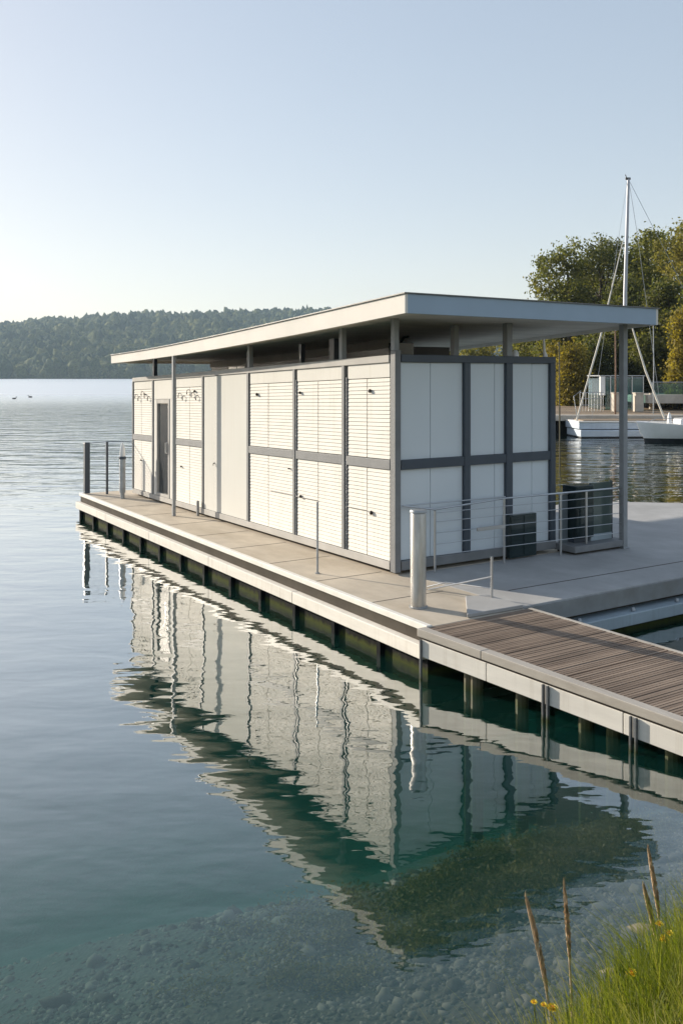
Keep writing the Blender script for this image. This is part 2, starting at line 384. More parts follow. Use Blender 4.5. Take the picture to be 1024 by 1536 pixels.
for i, (u1, u0, sp) in enumerate(BAYS):
    top = 2.46
    bbox('mid_rail', 'grey', -.032, .03, u0-.018, u1+.022, 1.305, 1.425)
    bbox('header_panel', 'white', -.018, .04, u0, u1, top+.008, 2.652, .003)
    lo = louvre(u0, u1, sp, .155, 1.30); hi = louvre(u0, u1, sp, 1.43, top)
    for (lu, lz, r) in latches.get(i, []):
        r *= LK; par = hi if lz > 1.4 else lo; zz = TAP(0, lu, lz)
        q = MB().lathe([(r*.5,0),(r*.62,.012),(r*.4,.03),(r*.25,.034)], (0,0,0), 10)
        q.v = [(-.022-z_, lu+x_*.9, zz+y_*1.15) for x_, y_, z_ in q.v]
        q.box(-.036, -.022, lu-.012, lu+r*1.1, zz-.008, zz+.008)
        q.build('latch', 'latch', par)
    if i in (0, 1):   # small hook rows high on the two far bays
        for kx in range(5):
            lu = u0 + (u1-u0)*(.15+.17*kx); zz = TAP(0,lu,2.30 + .10*((kx*37) % 3 - 1)*.6)
            MB().tube([(-.02,lu,zz+.05),(-.05,lu,zz+.045),(-.055,lu+.01,zz),(-.045,lu+.03,zz-.03)], .009, 6).build('hook', 'latch', hi)
# thin conduits along the slats
for u0, u1, z in ((3.2,2.52,.75),(2.385,1.82,.74),(1.03,.6,.74)):
    MB().tube([(-.030,u0,TAP(0,u0,z)),(-.030,u1,TAP(0,u1,z))], .005, 6).build('conduit', 'trim', bld)
# plain panel
pl = bbox('plain_panel', 'plainpanel', -.02, .04, 4.0, 5.645, .155, 2.652, .004)
MB().tube([(-.02,5.2,.98),(-.045,5.2,.975),(-.05,5.2,.94)], .010, 6).build('latch', 'latch', pl)
MB().box(-.10,-.064,5.74,5.80,.003,.27).build('door_stop', 'grey', bld, .008)
# door bay
bbox('header_panel', 'white', -.018, .04, 6.995, 8.015, 2.24, 2.652, .003)
bbox('side_panel', 'white', -.018, .04, 7.885, 8.015, .155, 2.235, .003)
bbox('side_panel', 'white', -.018, .04, 6.995, 7.20, .155, 2.235, .003)
dr = bbox('door', 'doorglass', .012, .03, 7.27, 7.81, .22, 2.14, 0)
b = MB()
b.box(-.03,.035,7.815,7.88,.155,2.235,TAP); b.box(-.03,.035,7.205,7.265,.155,2.235,TAP)
b.box(-.028,.033,7.268,7.812,2.145,2.232,TAP); b.box(-.028,.033,7.268,7.812,.155,.215,TAP)
b.build('door_frame', 'trim', dr, .004)
b = MB()
for i in range(9): b.box(.002,.010,7.30+.055*i,7.318+.055*i,.23,2.13,TAP)
b.build('blind_strip', 'darkgrey', dr)
MB().tube([(-.028,7.31,1.0),(-.06,7.31,1.0),(-.06,7.31,1.2),(-.028,7.31,1.2)], .010, 6).build('handle', 'steelthin', dr)
# end wall
EP = [(.072,1.098),(1.20,1.838),(1.952,2.674)]; EPO = [(1.100,1.198),(1.840,1.950),(2.676,2.768)]; SEAM = [.561,1.66,2.352]
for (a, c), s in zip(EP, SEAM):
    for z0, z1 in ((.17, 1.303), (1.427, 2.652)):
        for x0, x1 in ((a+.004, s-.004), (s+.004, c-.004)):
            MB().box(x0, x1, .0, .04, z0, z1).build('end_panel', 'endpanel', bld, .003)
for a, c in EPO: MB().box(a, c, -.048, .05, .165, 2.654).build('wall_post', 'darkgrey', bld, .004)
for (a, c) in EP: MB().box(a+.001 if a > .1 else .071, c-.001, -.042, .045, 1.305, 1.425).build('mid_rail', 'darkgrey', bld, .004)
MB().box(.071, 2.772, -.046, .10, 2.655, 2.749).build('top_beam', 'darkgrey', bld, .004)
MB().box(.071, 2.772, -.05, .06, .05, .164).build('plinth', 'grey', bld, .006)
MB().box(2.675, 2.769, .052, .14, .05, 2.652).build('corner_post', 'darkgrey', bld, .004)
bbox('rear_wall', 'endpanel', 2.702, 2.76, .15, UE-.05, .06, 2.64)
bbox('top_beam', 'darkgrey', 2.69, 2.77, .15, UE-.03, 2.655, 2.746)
bbox('end_wall', 'white', .05, 2.70, UE-.045, UE, .06, 2.64)
bbox('flat_top', 'recess', .11, 2.68, .11, UE-.05, 2.602, 2.64, 0)
# low side plinth that carries the railing
MB().box(2.78, 3.86, -.40, .02, .035, .125).build('side_plinth', 'grey', bld, .01)
MB().box(2.85, 3.80, -.34, .0, .002, .034).build('plinth', 'recess', bld)

# roof
UB = [-.832,.53,2.987,5.709,9.232]; ZB = [3.197,3.123,2.968,2.852,2.742]
UT = [-.832,1.114,3.803,6.5,9.232]; ZT = [3.422,3.305,3.140,3.005,2.907]
pb = np.polyfit(UB, ZB, 3); pt = np.polyfit(UT, ZT, 3)
zb = lambda u: float(np.polyval(pb, u)); zt = lambda u: float(np.polyval(pt, u))
RL, RR, R0, R1 = -.47, 3.975, -.832, 9.232
us = [R0 + (R1-R0)*i/16 for i in range(17)]
def strip(x0, x1, fz0, fz1, us=us):
    q = MB(); vs = []
    for u in us: vs += [(x0,u,fz0(u)),(x1,u,fz0(u)),(x1,u,fz1(u)),(x0,u,fz1(u))]
    fs = []
    for i in range(len(us)-1):
        a = i*4; c = a+4
        for j in range(4): fs.append((a+j, c+j, c+(j+1)%4, a+(j+1)%4))
    n = len(us)*4
    fs += [(0,1,2,3), (n-1,n-2,n-3,n-4)]
    return q.add(vs, fs)
us_in = [R0+.042 + (R1-R0-.084)*i/16 for i in range(17)]
roof = strip(RL+.042, RR-.042, lambda u: zb(u)+.05, lambda u: zt(u)-.004, us_in).build('roof', 'soffit', bld)
strip(RL, RL+.04, zb, zt).build('fascia', 'fascia', roof)
strip(RR-.04, RR, zb, zt).build('fascia', 'fascia', roof)
MB().box(RL+.041, RR-.041, R0, R0+.04, zb(R0), zt(R0)).build('fascia', 'fascia_shade', roof)
MB().box(RL+.041, RR-.041, R1-.04, R1, zb(R1), zt(R1)).build('fascia', 'fascia', roof)
us_out = [R0-.02 + (R1-R0+.04)*i/16 for i in range(17)]
strip(RL-.02, RR+.02, lambda u: zt(u)+.002, lambda u: zt(u)+.016, us_out).build('roof_cap', 'roofcap', roof)
# roof posts
def post(v, u, w, z0, mat='postpaint', d=None):
    d = d or w
    MB().box(v-w/2, v+w/2, u-d/2, u+d/2, z0, zb(u)+.055).build('roof_post', mat, bld, .004)
post(.005, 1.20, .075, TAP(0,1.2,2.748)); post(.0, .0, .075, 2.802); post(.02, 3.95, .07, TAP(0,3.95,2.748)); post(.03, 8.08, .075, TAP(0,8.08,2.748), 'darkgrey')
post(-.44, 5.99, .055, .0)
post(1.895, .0, .095, 2.751); post(1.30, .40, .085, 2.642)
for v, u in ((.75,2.55),(.75,3.55),(.75,5.4)): post(v, u, .075 if u != 2.55 else .14, TAP(0,u,2.642), 'darkgrey')
post(3.80, -.37, .085, .0)
MB().box(3.74,3.86,-.43,-.31,.0,.02).build('base_plate', 'steelgrey', bld, .004)
# dark clerestory set back under the roof
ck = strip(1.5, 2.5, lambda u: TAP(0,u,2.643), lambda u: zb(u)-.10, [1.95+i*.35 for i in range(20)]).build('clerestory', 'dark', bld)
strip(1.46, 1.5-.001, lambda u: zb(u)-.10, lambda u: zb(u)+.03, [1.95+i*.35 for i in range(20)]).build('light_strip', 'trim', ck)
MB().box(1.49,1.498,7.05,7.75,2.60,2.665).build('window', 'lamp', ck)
MB().box(1.484,1.489,7.36,7.39,2.46,2.665).build('window_bar', 'grey', ck)
MB().box(1.3,1.6,1.70,1.93,2.642,2.98).build('duct', 'darkpanel', bld, .01)
MB().tube([(1.42,1.8,2.98),(1.42,1.72,3.05),(1.42,1.6,3.06)], .02, 6).build('duct', 'darkpanel', bld)
# white vents on the end beam
MB().lathe([(.05,0),(.045,.05),(.025,.085),(.01,.09)], (2.1,.06,2.75), 12).build('vent_cap', 'lamp', bld, smooth=True)
MB().tube([(2.66,.05,2.75),(2.66,.05,2.78),(2.645,.05,2.82),(2.63,.05,3.0)], [.035,.03,.018,.018], 8).build('vent_pipe', 'lamp', bld, smooth=True)

# ------------------------------------------------------------------ things on the dock
bo = tag(empty('bollard', W(-.746,-1.435)), 'thick weathered steel mooring bollard at the dock corner by the boardwalk', 'bollard')
MB().lathe([(.084,.004),(.084,1.0),(.078,1.015)], n=32).build('post', 'steel', bo, smooth=True)
MB().lathe([(.090,1.016),(.092,1.03),(.085,1.045),(.0,1.048)], n=32).build('cap', 'steelgrey', bo, smooth=True)
MB().lathe([(.10,.001),(.10,.016),(.086,.018)], n=32).build('base_plate', 'steelgrey', bo)

st = tag(empty('stanchion', W(-.775,.582,.0)), 'single slim steel stanchion standing on the walkway edge before the slatted panels', 'post')
MB().tube([(0,0,.015),(0,0,.90)], .014, 10).build('post', 'steelgrey', st, smooth=True)
MB().lathe([(.03,.001),(.03,.014),(.016,.016)], n=14).build('base_plate', 'steelgrey', st)

dp = tag(empty('mooring_post', W(-.80,9.80), ANG), 'thick dark square post at the lake end of the dock', 'post')
MB().box(-.055,.055,-.055,.055,.016,1.07).build('post', 'darkgrey', dp, .008)
MB().box(-.06,.06,-.06,.06,1.071,1.085).build('cap', 'darkgrey', dp, .003)

cr = tag(empty('cable_railing', BASE, ANG), 'fine steel cable railing across the lake end of the dock', 'railing')
A = Vector((-.735,9.76,0)); Bp = Vector((-.02,9.24,0))
mid = A.lerp(Bp,.40)
MB().box(mid.x-.022,mid.x+.022,mid.y-.022,mid.y+.022,.002,1.09).build('post', 'darkgrey', cr, .003)
MB().tube([(A.x,A.y,1.07),(mid.x,mid.y,1.105),(Bp.x,Bp.y,1.10)], .010, 8).build('handrail', 'steelgrey', cr)
for i in range(12):
    z = .12 + i*.08
    MB().tube([(A.x,A.y,z),(Bp.x,Bp.y,z)], .005, 5).build('cable', 'steelgrey', cr)

lb = tag(empty('bollard_lamp', W(-.419,8.695)), 'grey cylindrical bollard lamp with white glass tip near the lake end of the dock', 'lamp')
MB().lathe([(.045,.002),(.045,.12),(.062,.125),(.062,.80)], n=20).build('column', 'steelgrey', lb, smooth=True)
MB().lathe([(.07,.80),(.074,.82),(.074,.845),(.06,.855)], n=20).build('collar', 'darkgrey', lb, smooth=True)
MB().lathe([(.052,.856),(.055,.92),(.045,1.02),(.02,1.10),(.006,1.14)], n=16).build('lamp_glass', 'lamp', lb, smooth=True)

# steel railing along the end wall
rl = tag(empty('steel_railing', BASE, ANG), 'stainless steel multi-rail guard railing before the shaded end wall', 'railing')
def ru(v): return -.14 - .055*v
for i, (v, z) in enumerate(((.50,.78),(1.62,.86),(2.62,.86),(3.10,.86))):
    MB().tube([(v,ru(v),.002),(v,ru(v),z)], .0165, 8).build('post', 'steelthin', rl, smooth=True)
MB().tube([(.075,-.06,.86),(.50,ru(.5),.795),(1.62,ru(1.62),.86),(2.62,ru(2.62),.865),(3.76,ru(3.76),.87)], .0125, 8).build('handrail', 'steelthin', rl, smooth=True)
MB().tube([(.07,-.06,.86),(1.0,ru(1.0)-.01,.88),(1.62,ru(1.62)-.02,.885)], .008, 8).build('handrail', 'steelthin', rl, smooth=True)
for z in (.22,.36,.50,.64,.755):
    MB().tube([(.50,ru(.5)-.018,z),(1.62,ru(1.62)-.018,z+.005),(3.76,ru(3.76)-.018,z+.01)], .0052, 6).build('rail', 'steelthin', rl)
MB().box(1.12,1.60,ru(1.4)-.06,ru(1.4)-.03,.475,.52).build('sign_bar', 'trim', rl, .004)

lr = tag(empty('low_handrail', BASE, ANG), 'low steel post with two slanting struts at the platform tip', 'handrail')
MB().tube([(.10,-1.66,.044),(.10,-1.66,.49)], .014, 8).build('post', 'steelthin', lr, smooth=True)
MB().tube([(.10,-1.66,.27),(-.20,-.92,.02)], .009, 8).build('strut', 'steelthin', lr, smooth=True)
MB().tube([(.10,-1.66,.14),(-.05,-1.05,.11),(-.12,-.80,.02)], .008, 8).build('strut', 'steelthin', lr, smooth=True)

cb = tag(empty('low_cabinet', W(1.82,-.052), ANG), 'small black cabinet set against the end wall behind the railing', 'cabinet')
MB().box(.0,.50,-.07,.0,.02,.60).build('body', 'darkpanel', cb, .006)
MB().box(.02,.24,-.078,-.0705,.05,.58).build('door', 'darkpanel', cb, .003)
MB().box(.26,.48,-.078,-.0705,.05,.58).build('door', 'darkpanel', cb, .003)
cb2 = tag(empty('tall_cabinet', W(2.97,-.14), ANG), 'dark storage cabinet standing on the side plinth left of the tinted screen', 'cabinet')
MB().box(.0,.36,-.10,.16,.19,.93).build('body', 'darkpanel', cb2, .008)
MB().box(.03,.33,-.03,.10,.127,.189).build('foot', 'darkgrey', cb2)
MB().box(.015,.345,-.108,-.1005,.21,.91).build('door', 'darkpanel', cb2, .003)
fs_ = tag(empty('frosted_screen', BASE, ANG), 'pale frosted glass windbreak panel beside the end wall corner', 'screen')
MB().box(2.79,2.95,-.10,-.08,.127,.80).build('glass_pane', 'frost', fs_)
MB().box(2.785,2.955,-.105,-.075,.801,.82).build('top_rail', 'steelthin', fs_)
gs = tag(empty('tinted_screen', BASE, ANG), 'green tinted glass screen on the plinth beside the roof column', 'screen')
MB().box(3.30,3.74,-.21,-.17,.22,.95).build('glass_pane', 'greenglass', gs, .004)
MB().box(3.741,3.755,-.215,-.165,.127,.96).build('side_frame', 'darkgrey', gs, .002)
MB().box(3.30,3.74,-.212,-.168,.127,.219).build('kick_plate', 'pontoon', gs, .003)

# ------------------------------------------------------------------ lake bed, shore and bank in one sheet
def smooth(a, b, x):
    t = np.clip((x-a)/(b-a), 0, 1); return t*t*(3-2*t)
def vnoise(x, y, seed):
    """cheap value noise, numpy"""
    xi = np.floor(x).astype(np.int64); yi = np.floor(y).astype(np.int64); xf = x-xi; yf = y-yi
    def h(a, b):
        n = (a*374761393 + b*668265263 + seed*974711) & 0x7fffffff
        n = ((n ^ (n >> 13))*1274126177) & 0x7fffffff
        return (n & 0xffff)/65535.
    sx = xf*xf*(3-2*xf); sy = yf*yf*(3-2*yf)
    return (h(xi,yi)*(1-sx)+h(xi+1,yi)*sx)*(1-sy) + (h(xi,yi+1)*(1-sx)+h(xi+1,yi+1)*sx)*sy
def fbm(x, y, seed, o=4):
    s = 0; a = .5
    for i in range(o): s = s + a*vnoise(x*2**i, y*2**i, seed+i); a *= .5
    return s
def shore_s(x, y):      # metres inland of the waterline (negative: in the lake)
    xs = np.where(y < 6.2, (.88+.98*(y-3.9)), 3.134+2.2*(y-6.2))
    return (x - xs)*.69
def ground(x, y):
    s = shore_s(x, y) + .22*(fbm(x*1.3, y*1.3, 5)-.5)
    land = .50*(1-np.exp(-np.maximum(s,0)*1.6)) + .10*np.clip(s,0,6)
    d = -s
    bed = -np.interp(d, [0,.4,1.0,1.8,2.8,4,5.5,8,14,60], [0,.13,.29,.48,.76,1.16,1.72,2.5,3.4,4.2])
    z = np.where(s > 0, land, bed)
    z = z + .07*(fbm(x*3, y*3, 11)-.47)*np.clip(d*2+.4,0,1) + .25*(fbm(x*.6,y*.6,21)-.47)*np.clip((d-1.2)/2,0,1)
    return z
def axis(lo, flo, fhi, hi, step):
    f = list(np.arange(flo, fhi, step)); g = step
    a = [fhi]
    while a[-1] < hi: g *= 1.28; a.append(a[-1]+g)
    g = step; c = [flo]
    while c[-1] > lo: g *= 1.28; c.append(c[-1]-g)
    return np.array(c[::-1][:-1] + f + a)
xs = axis(-1700, -4.5, 5.5, 1700, .06); ys = axis(-60, 2.6, 11, 1500, .06)
X, Y = np.meshgrid(xs, ys); Z = ground(X, Y)
nx, ny = len(xs), len(ys)
idx = np.arange(nx*ny).reshape(ny, nx)
F = np.stack([idx[:-1,:-1], idx[:-1,1:], idx[1:,1:], idx[1:,:-1]], -1).reshape(-1,4)
m, out, N, L = nodes('lake_bed')
tc = N('ShaderNodeTexCoord'); sx = N('ShaderNodeSeparateXYZ'); L(tc.outputs['Object'], sx.inputs[0])
n1 = N('ShaderNodeTexNoise', Scale=1.1, Detail=8., Roughness=.65); L(tc.outputs['Object'], n1.inputs['Vector'])
vo = N('ShaderNodeTexVoronoi', Scale=26.); L(tc.outputs['Object'], vo.inputs['Vector'])
r1 = ramp(N, [(.3, (.036,.036,.022)), (.7, (.105,.098,.064))]); L(n1.outputs['Fac'], r1.inputs[0])
hs = N('ShaderNodeMix', data_type='RGBA', blend_type='MULTIPLY'); hs.inputs['Factor'].default_value = .55
L(r1.outputs[0], hs.inputs[6]); rv = ramp(N, [(0,(.55,.55,.55)),(1,(1.25,1.2,1.15))]); L(vo.outputs['Color'], rv.inputs[0]); L(rv.outputs[0], hs.inputs[7])
mud = N('ShaderNodeMapRange'); mud.inputs['From Min'].default_value = -1.5; mud.inputs['From Max'].default_value = -.30; L(sx.outputs['Z'], mud.inputs['Value'])
mx = N('ShaderNodeMix', data_type='RGBA'); L(mud.outputs[0], mx.inputs['Factor']); mx.inputs[6].default_value = (.055,.115,.095,1); L(hs.outputs[2], mx.inputs[7])
so = N('ShaderNodeMapRange'); so.inputs['From Min'].default_value = .0; so.inputs['From Max'].default_value = .12; L(sx.outputs['Z'], so.inputs['Value'])
m2 = N('ShaderNodeMix', data_type='RGBA'); L(so.outputs[0], m2.inputs['Factor']); L(mx.outputs[2], m2.inputs[6]); m2.inputs[7].default_value = (.07,.075,.03,1)
bs = N('ShaderNodeBsdfPrincipled', Roughness=.9); L(m2.outputs[2], bs.inputs['Base Color'])
bp = N('ShaderNodeBump', Strength=.8, Distance=.012); L(vo.outputs['Distance'], bp.inputs['Height']); L(bp.outputs[0], bs.inputs['Normal'])
L(bs.outputs[0], out.inputs['Surface'])
bed = np_mesh('lake_bed', np.stack([X.ravel(),Y.ravel(),Z.ravel()],1), F, m, smooth=True)
tag(bed, 'stony lake bed rising to a grassy shore', 'lake bed', kind='structure')

# icosphere template for stones and far crowns
def ico(sub):
    import bmesh
    bm = bmesh.new(); bmesh.ops.create_icosphere(bm, subdivisions=sub, radius=1.)
    bm.verts.ensure_lookup_table(); v = np.array([x.co[:] for x in bm.verts]); f = np.array([[q.index for q in p.verts] for p in bm.faces]); bm.free()
    return v, f
rng = np.random.default_rng(12)
def scatter_blobs(P, S, tpl, lump=.25, rot=True, lumpfreq=2.2):
    """one lumpy blob per position P with radii S (n,3)"""
    tv, tf = tpl; n = len(P); k = len(tv)
    ang = rng.uniform(0, 2*math.pi, n)
    V = np.repeat(tv[None], n, 0)
    ph = rng.uniform(0, 6.28, (n,1,3)); fr = rng.uniform(.7, 1.3, (n,1,1))*lumpfreq
    d = 1 + lump*(np.sin(V[...,0:1]*fr+ph[...,0:1])*np.sin(V[...,1:2]*fr*1.3+ph[...,1:2]) + .6*np.sin(V[...,2:3]*fr*1.9+ph[...,2:3])*np.sin(V[...,0:1]*fr*2.1+ph[...,1:2])) + rng.normal(0, lump*.25, (n,k,1))
    V = V*d*S[:,None,:]
    if rot:
        c, s = np.cos(ang)[:,None], np.sin(ang)[:,None]
        V = np.stack([V[...,0]*c-V[...,1]*s, V[...,0]*s+V[...,1]*c, V[...,2]], -1)
    V = V + P[:,None,:]
    Fc = (tf[None] + (np.arange(n)*k)[:,None,None]).reshape(-1,3)
    return V.reshape(-1,3), Fc
I1, I2 = ico(1), ico(2)
# stones
m, out, N, L = nodes('lake_stones')
g = N('ShaderNodeNewGeometry'); tc = N('ShaderNodeTexCoord'); n1 = N('ShaderNodeTexNoise', Scale=14., Detail=5.); L(tc.outputs['Object'], n1.inputs['Vector'])
ma = N('ShaderNodeMath', operation='MULTIPLY_ADD'); ma.inputs[1].default_value = .5; L(n1.outputs['Fac'], ma.inputs[0]); L(g.outputs['Random Per Island'], ma.inputs[2])
rp = ramp(N, [(.25,(.032,.031,.020)),(.75,(.098,.090,.060)),(1.15,(.19,.175,.13)),]); L(ma.outputs[0], rp.inputs[0])
rp.color_ramp.elements[2].position = 1.
bs = N('ShaderNodeBsdfPrincipled', Roughness=.85); L(rp.outputs[0], bs.inputs['Base Color']); L(bs.outputs[0], out.inputs['Surface'])
M['stone'] = m
def stone_field(n, med, spread, lo, hi, tpl, lump, y1):
    px = rng.uniform(-4.6, 3.6, n); py = rng.uniform(3.3, y1, n)
    s = shore_s(px, py); pm = fbm(px*1.6+9, py*1.6, 51)
    keep = (s < -.05) & (s > -4.2) & (rng.uniform(0,1,n) < np.clip((pm-.25)*4, .25, 1)*np.clip((s+4.2)/2.6, 0, 1)); px, py, pm = px[keep], py[keep], pm[keep]
    rad = np.exp(rng.normal(math.log(med), spread, len(px))).clip(lo, hi)*(.7+.6*pm)
    P = np.stack([px, py, ground(px,py)-rad*.1], 1)
    S = np.stack([rad*rng.uniform(.8,1.5,len(rad)), rad*rng.uniform(.8,1.3,len(rad)), rad*rng.uniform(.5,.9,len(rad))], 1)
    return scatter_blobs(P, S, tpl, lump)
V1, F1 = stone_field(46000, .013, .4, .006, .03, I1, .3, 6.6)
V2, F2 = stone_field(2600, .026, .38, .016, .062, I2, .3, 7.5)
V3, F3 = stone_field(150, .06, .3, .04, .11, I2, .35, 6.5)
tag(np_mesh('lake_stones', np.concatenate([V1,V2,V3]), np.concatenate([F1, F2+len(V1), F3+len(V1)+len(V2)]), 'stone', smooth=False), 'grey-brown stones covering the shallow lake bed', 'stones', kind='stuff')

# submerged weed
def ribbons(P, H, Wd, bend, seg=3, updir=None):
    """bent tapering blades rooted at P"""
    n = len(P); az = rng.uniform(0, 2*math.pi, n); dirv = np.stack([np.cos(az), np.sin(az), np.zeros(n)], 1)
    if updir is not None:
        dirv = dirv*.75 + np.array(updir)[None]; 
    side = np.stack([-dirv[:,1], dirv[:,0], np.zeros(n)], 1); side /= np.linalg.norm(side, axis=1, keepdims=True)+1e-9
    rows = []
    for i in range(seg+1):
        t = i/seg
        c = P + dirv*(bend*H*t**2)[:,None] + np.array([0,0,1.])[None]*(H*(t-.25*(bend*t)**2))[:,None]
        w = (Wd*(1-t)**.7*.5 if i < seg else Wd*.03)
        rows += [c - side*np.asarray(w)[:,None], c + side*np.asarray(w)[:,None]]
    V = np.stack(rows, 1); k = 2*(seg+1)
    base = np.array([[2*i, 2*i+1, 2*i+3, 2*i+2] for i in range(seg)])
    F = (base[None] + (np.arange(n)*k)[:,None,None]).reshape(-1,4)
    return V.reshape(-1,3), F
n = 2600
qx = rng.normal(0, 1, n); qy = rng.normal(0, 1, n)
wx = 1.02 + .56*qx + .15*qy; wy = 5.95 + .36*qy + .22*qx
cl = fbm(wx*3.2, wy*3.2, 77); e2 = (qx/2.)**2+(qy/1.9)**2
keep = (cl > .28 + .22*e2*rng.uniform(.5,1.2,n)) & (shore_s(wx,wy) < -.35) & (e2 < 1.5); wx, wy, cl, e2 = wx[keep], wy[keep], cl[keep], e2[keep]
ox = rng.normal(1.0, 1.05, 500); oy = 5.95 + .20*(ox-1.0) + rng.normal(0, .62, 500); oc = fbm(ox*2.1, oy*2.1, 83)      # stray tufts around the bed
kk = (oc > .47) & (shore_s(ox,oy) < -.30) & (shore_s(ox,oy) > -2.6); wx = np.concatenate([wx, ox[kk]]); wy = np.concatenate([wy, oy[kk]]); cl = np.concatenate([cl, .36+0*ox[kk]]); e2 = np.concatenate([e2, .6+0*ox[kk]])
per = 46; k = len(wx)*per
C = np.stack([wx, wy, ground(wx,wy)+.03+.22*(cl-.34).clip(0)*(1-e2).clip(0)], 1)
P = np.repeat(C, per, 0) + rng.normal(0, 1, (k,3))*np.array([.055,.055,.032])
P[:,2] = np.clip(P[:,2], None, -.06)
a = rng.normal(0,1,(k,3)); a[:,2] = np.abs(a[:,2])*.8; a /= np.linalg.norm(a,axis=1,keepdims=True)
b_ = np.cross(a, rng.normal(0,1,(k,3))); b_ /= np.linalg.norm(b_,axis=1,keepdims=True)
sz = rng.uniform(.008,.022,k)[:,None]
V = np.stack([P-a*sz, P+b_*sz*.4, P+a*sz, P-b_*sz*.4],1).reshape(-1,3)
tag(np_mesh('water_weed', V, np.arange(k*4).reshape(-1,4), 'weed'), 'patch of brown-green weed under the shallow water', 'water weed', kind='stuff')

# ------------------------------------------------------------------ water
m, out, N, L = nodes('lake_water')
geo = N('ShaderNodeNewGeometry'); sep = N('ShaderNodeSeparateXYZ'); L(geo.outputs['Position'], sep.inputs[0])
def wave(scale, sc, rot, detail, amp, distort=0.):
    mp = N('ShaderNodeMapping'); mp.inputs['Scale'].default_value = sc; mp.inputs['Rotation'].default_value = (0,0,R(rot)); L(geo.outputs['Position'], mp.inputs['Vector'])
    n = N('ShaderNodeTexNoise', Scale=scale, Detail=detail, Roughness=.5, Distortion=distort); L(mp.outputs[0], n.inputs['Vector'])
    a = N('ShaderNodeMath', operation='MULTIPLY'); a.inputs[1].default_value = amp; L(n.outputs['Fac'], a.inputs[0])
    return a.outputs[0]
def mul(a, b):
    q = N('ShaderNodeMath', operation='MULTIPLY'); L(a, q.inputs[0]); L(b, q.inputs[1]); return q.outputs[0]
def add(a, b):
    q = N('ShaderNodeMath', operation='ADD'); L(a, q.inputs[0]); L(b, q.inputs[1]); return q.outputs[0]
def rng_(src, a, b, c, d):
    q = N('ShaderNodeMapRange', interpolation_type='SMOOTHSTEP'); q.inputs['From Min'].default_value = a; q.inputs['From Max'].default_value = b; q.inputs['To Min'].default_value = c; q.inputs['To Max'].default_value = d; L(src, q.inputs['Value']); return q.outputs[0]
swell = wave(.55, (.45, 1, 1), 12, 2., .024)
medium = wave(2.4, (.5, 1, 1), -8, 2., .0078, .3)
small = wave(6.5, (.5, 1, 1), 6, 2., .0017)
rip = wave(3.0, (.35, 1, 1), 4, 3., .026)
rip2 = wave(.9, (.4, 1, 1), -5, 2., .11)
rip2m = mul(rng_(sep.outputs['Y'], 15, 34, 0., 1.), rng_(sep.outputs['Y'], 70, 140, 1., .4))
ripm = mul(rng_(sep.outputs['Y'], 13, 26, .0, 1.), rng_(sep.outputs['Y'], 60, 160, 1., 1.0))
near = rng_(sep.outputs['Y'], 4.5, 8.0, .5, 1.)
h = add(add(mul(add(swell, medium), near), small), add(mul(rip, ripm), mul(rip2, rip2m)))
bp = N('ShaderNodeBump', Strength=1., Distance=1.); L(h, bp.inputs['Height'])
lw = N('ShaderNodeLayerWeight', Blend=.5); L(bp.outputs[0], lw.inputs['Normal'])
fr = ramp(N, [(0,(.02,)*3),(.38,(.05,)*3),(.50,(.14,)*3),(.60,(.37,)*3),(.70,(.56,)*3),(.85,(.80,)*3),(1,(1,)*3)]); L(lw.outputs['Facing'], fr.inputs[0])
gl = N('ShaderNodeBsdfGlossy', Roughness=.015); gl.inputs['Color'].default_value = (1,1,1,1); L(bp.outputs[0], gl.inputs['Normal']); L(rng_(sep.outputs['Y'], 30, 170, .012, .30), gl.inputs['Roughness'])
tr = N('ShaderNodeBsdfTransparent')
bd = N('ShaderNodeBsdfDiffuse'); bd.inputs['Color'].default_value = (.014,.100,.080,1)      # fine suspended matter
bm = N('ShaderNodeMixShader', Fac=.24); L(tr.outputs[0], bm.inputs[1]); L(bd.outputs[0], bm.inputs[2])
mxs = N('ShaderNodeMixShader'); L(fr.outputs[0], mxs.inputs[0]); L(bm.outputs[0], mxs.inputs[1]); L(gl.outputs[0], mxs.inputs[2])
L(mxs.outputs[0], out.inputs['Surface'])
va = N('ShaderNodeVolumeAbsorption', Density=.21); va.inputs['Color'].default_value = (.15, .72, .66, 1)
L(va.outputs[0], out.inputs['Volume'])
wb = MB().box(-1680, 1680, -50, 1400, -6, 0).build('lake_water', m)
tag(wb, 'calm clear lake water mirroring the pavilion', 'water', kind='structure')

# ------------------------------------------------------------------ grass on the bank
n = 60000
gx = rng.uniform(.4, 4.4, n); gy = rng.uniform(2.5, 6.0, n)
s = shore_s(gx, gy); cl = fbm(gx*2.2, gy*2.2, 31)
keep = (s + .30*(cl-.5) > -.04) & (rng.uniform(0,1,n) < .45+np.clip(s,0,.5)); gx, gy, s, cl = gx[keep], gy[keep], s[keep], cl[keep]
P = np.stack([gx, gy, ground(gx,gy)-.01], 1)
H = (.15 + .46*cl*rng.uniform(.5,1.25,len(gx)))*np.clip(.6+s*1.0,.5,1.)
tallb = rng.uniform(0,1,len(gx)) < .05; H = np.where(tallb, H*1.35+.06, H)
V, F = ribbons(P, H, np.where(tallb, .0032, rng.uniform(.0035,.0085,len(gx))*np.where(rng.uniform(0,1,len(gx)) < .12, 1.9, 1.)), rng.uniform(.1,1.0,len(gx)), 4, (-.25,.05,0))
tag(np_mesh('shore_grass', V, F, 'grass'), 'bright green grass growing on the bank', 'grass', kind='stuff')

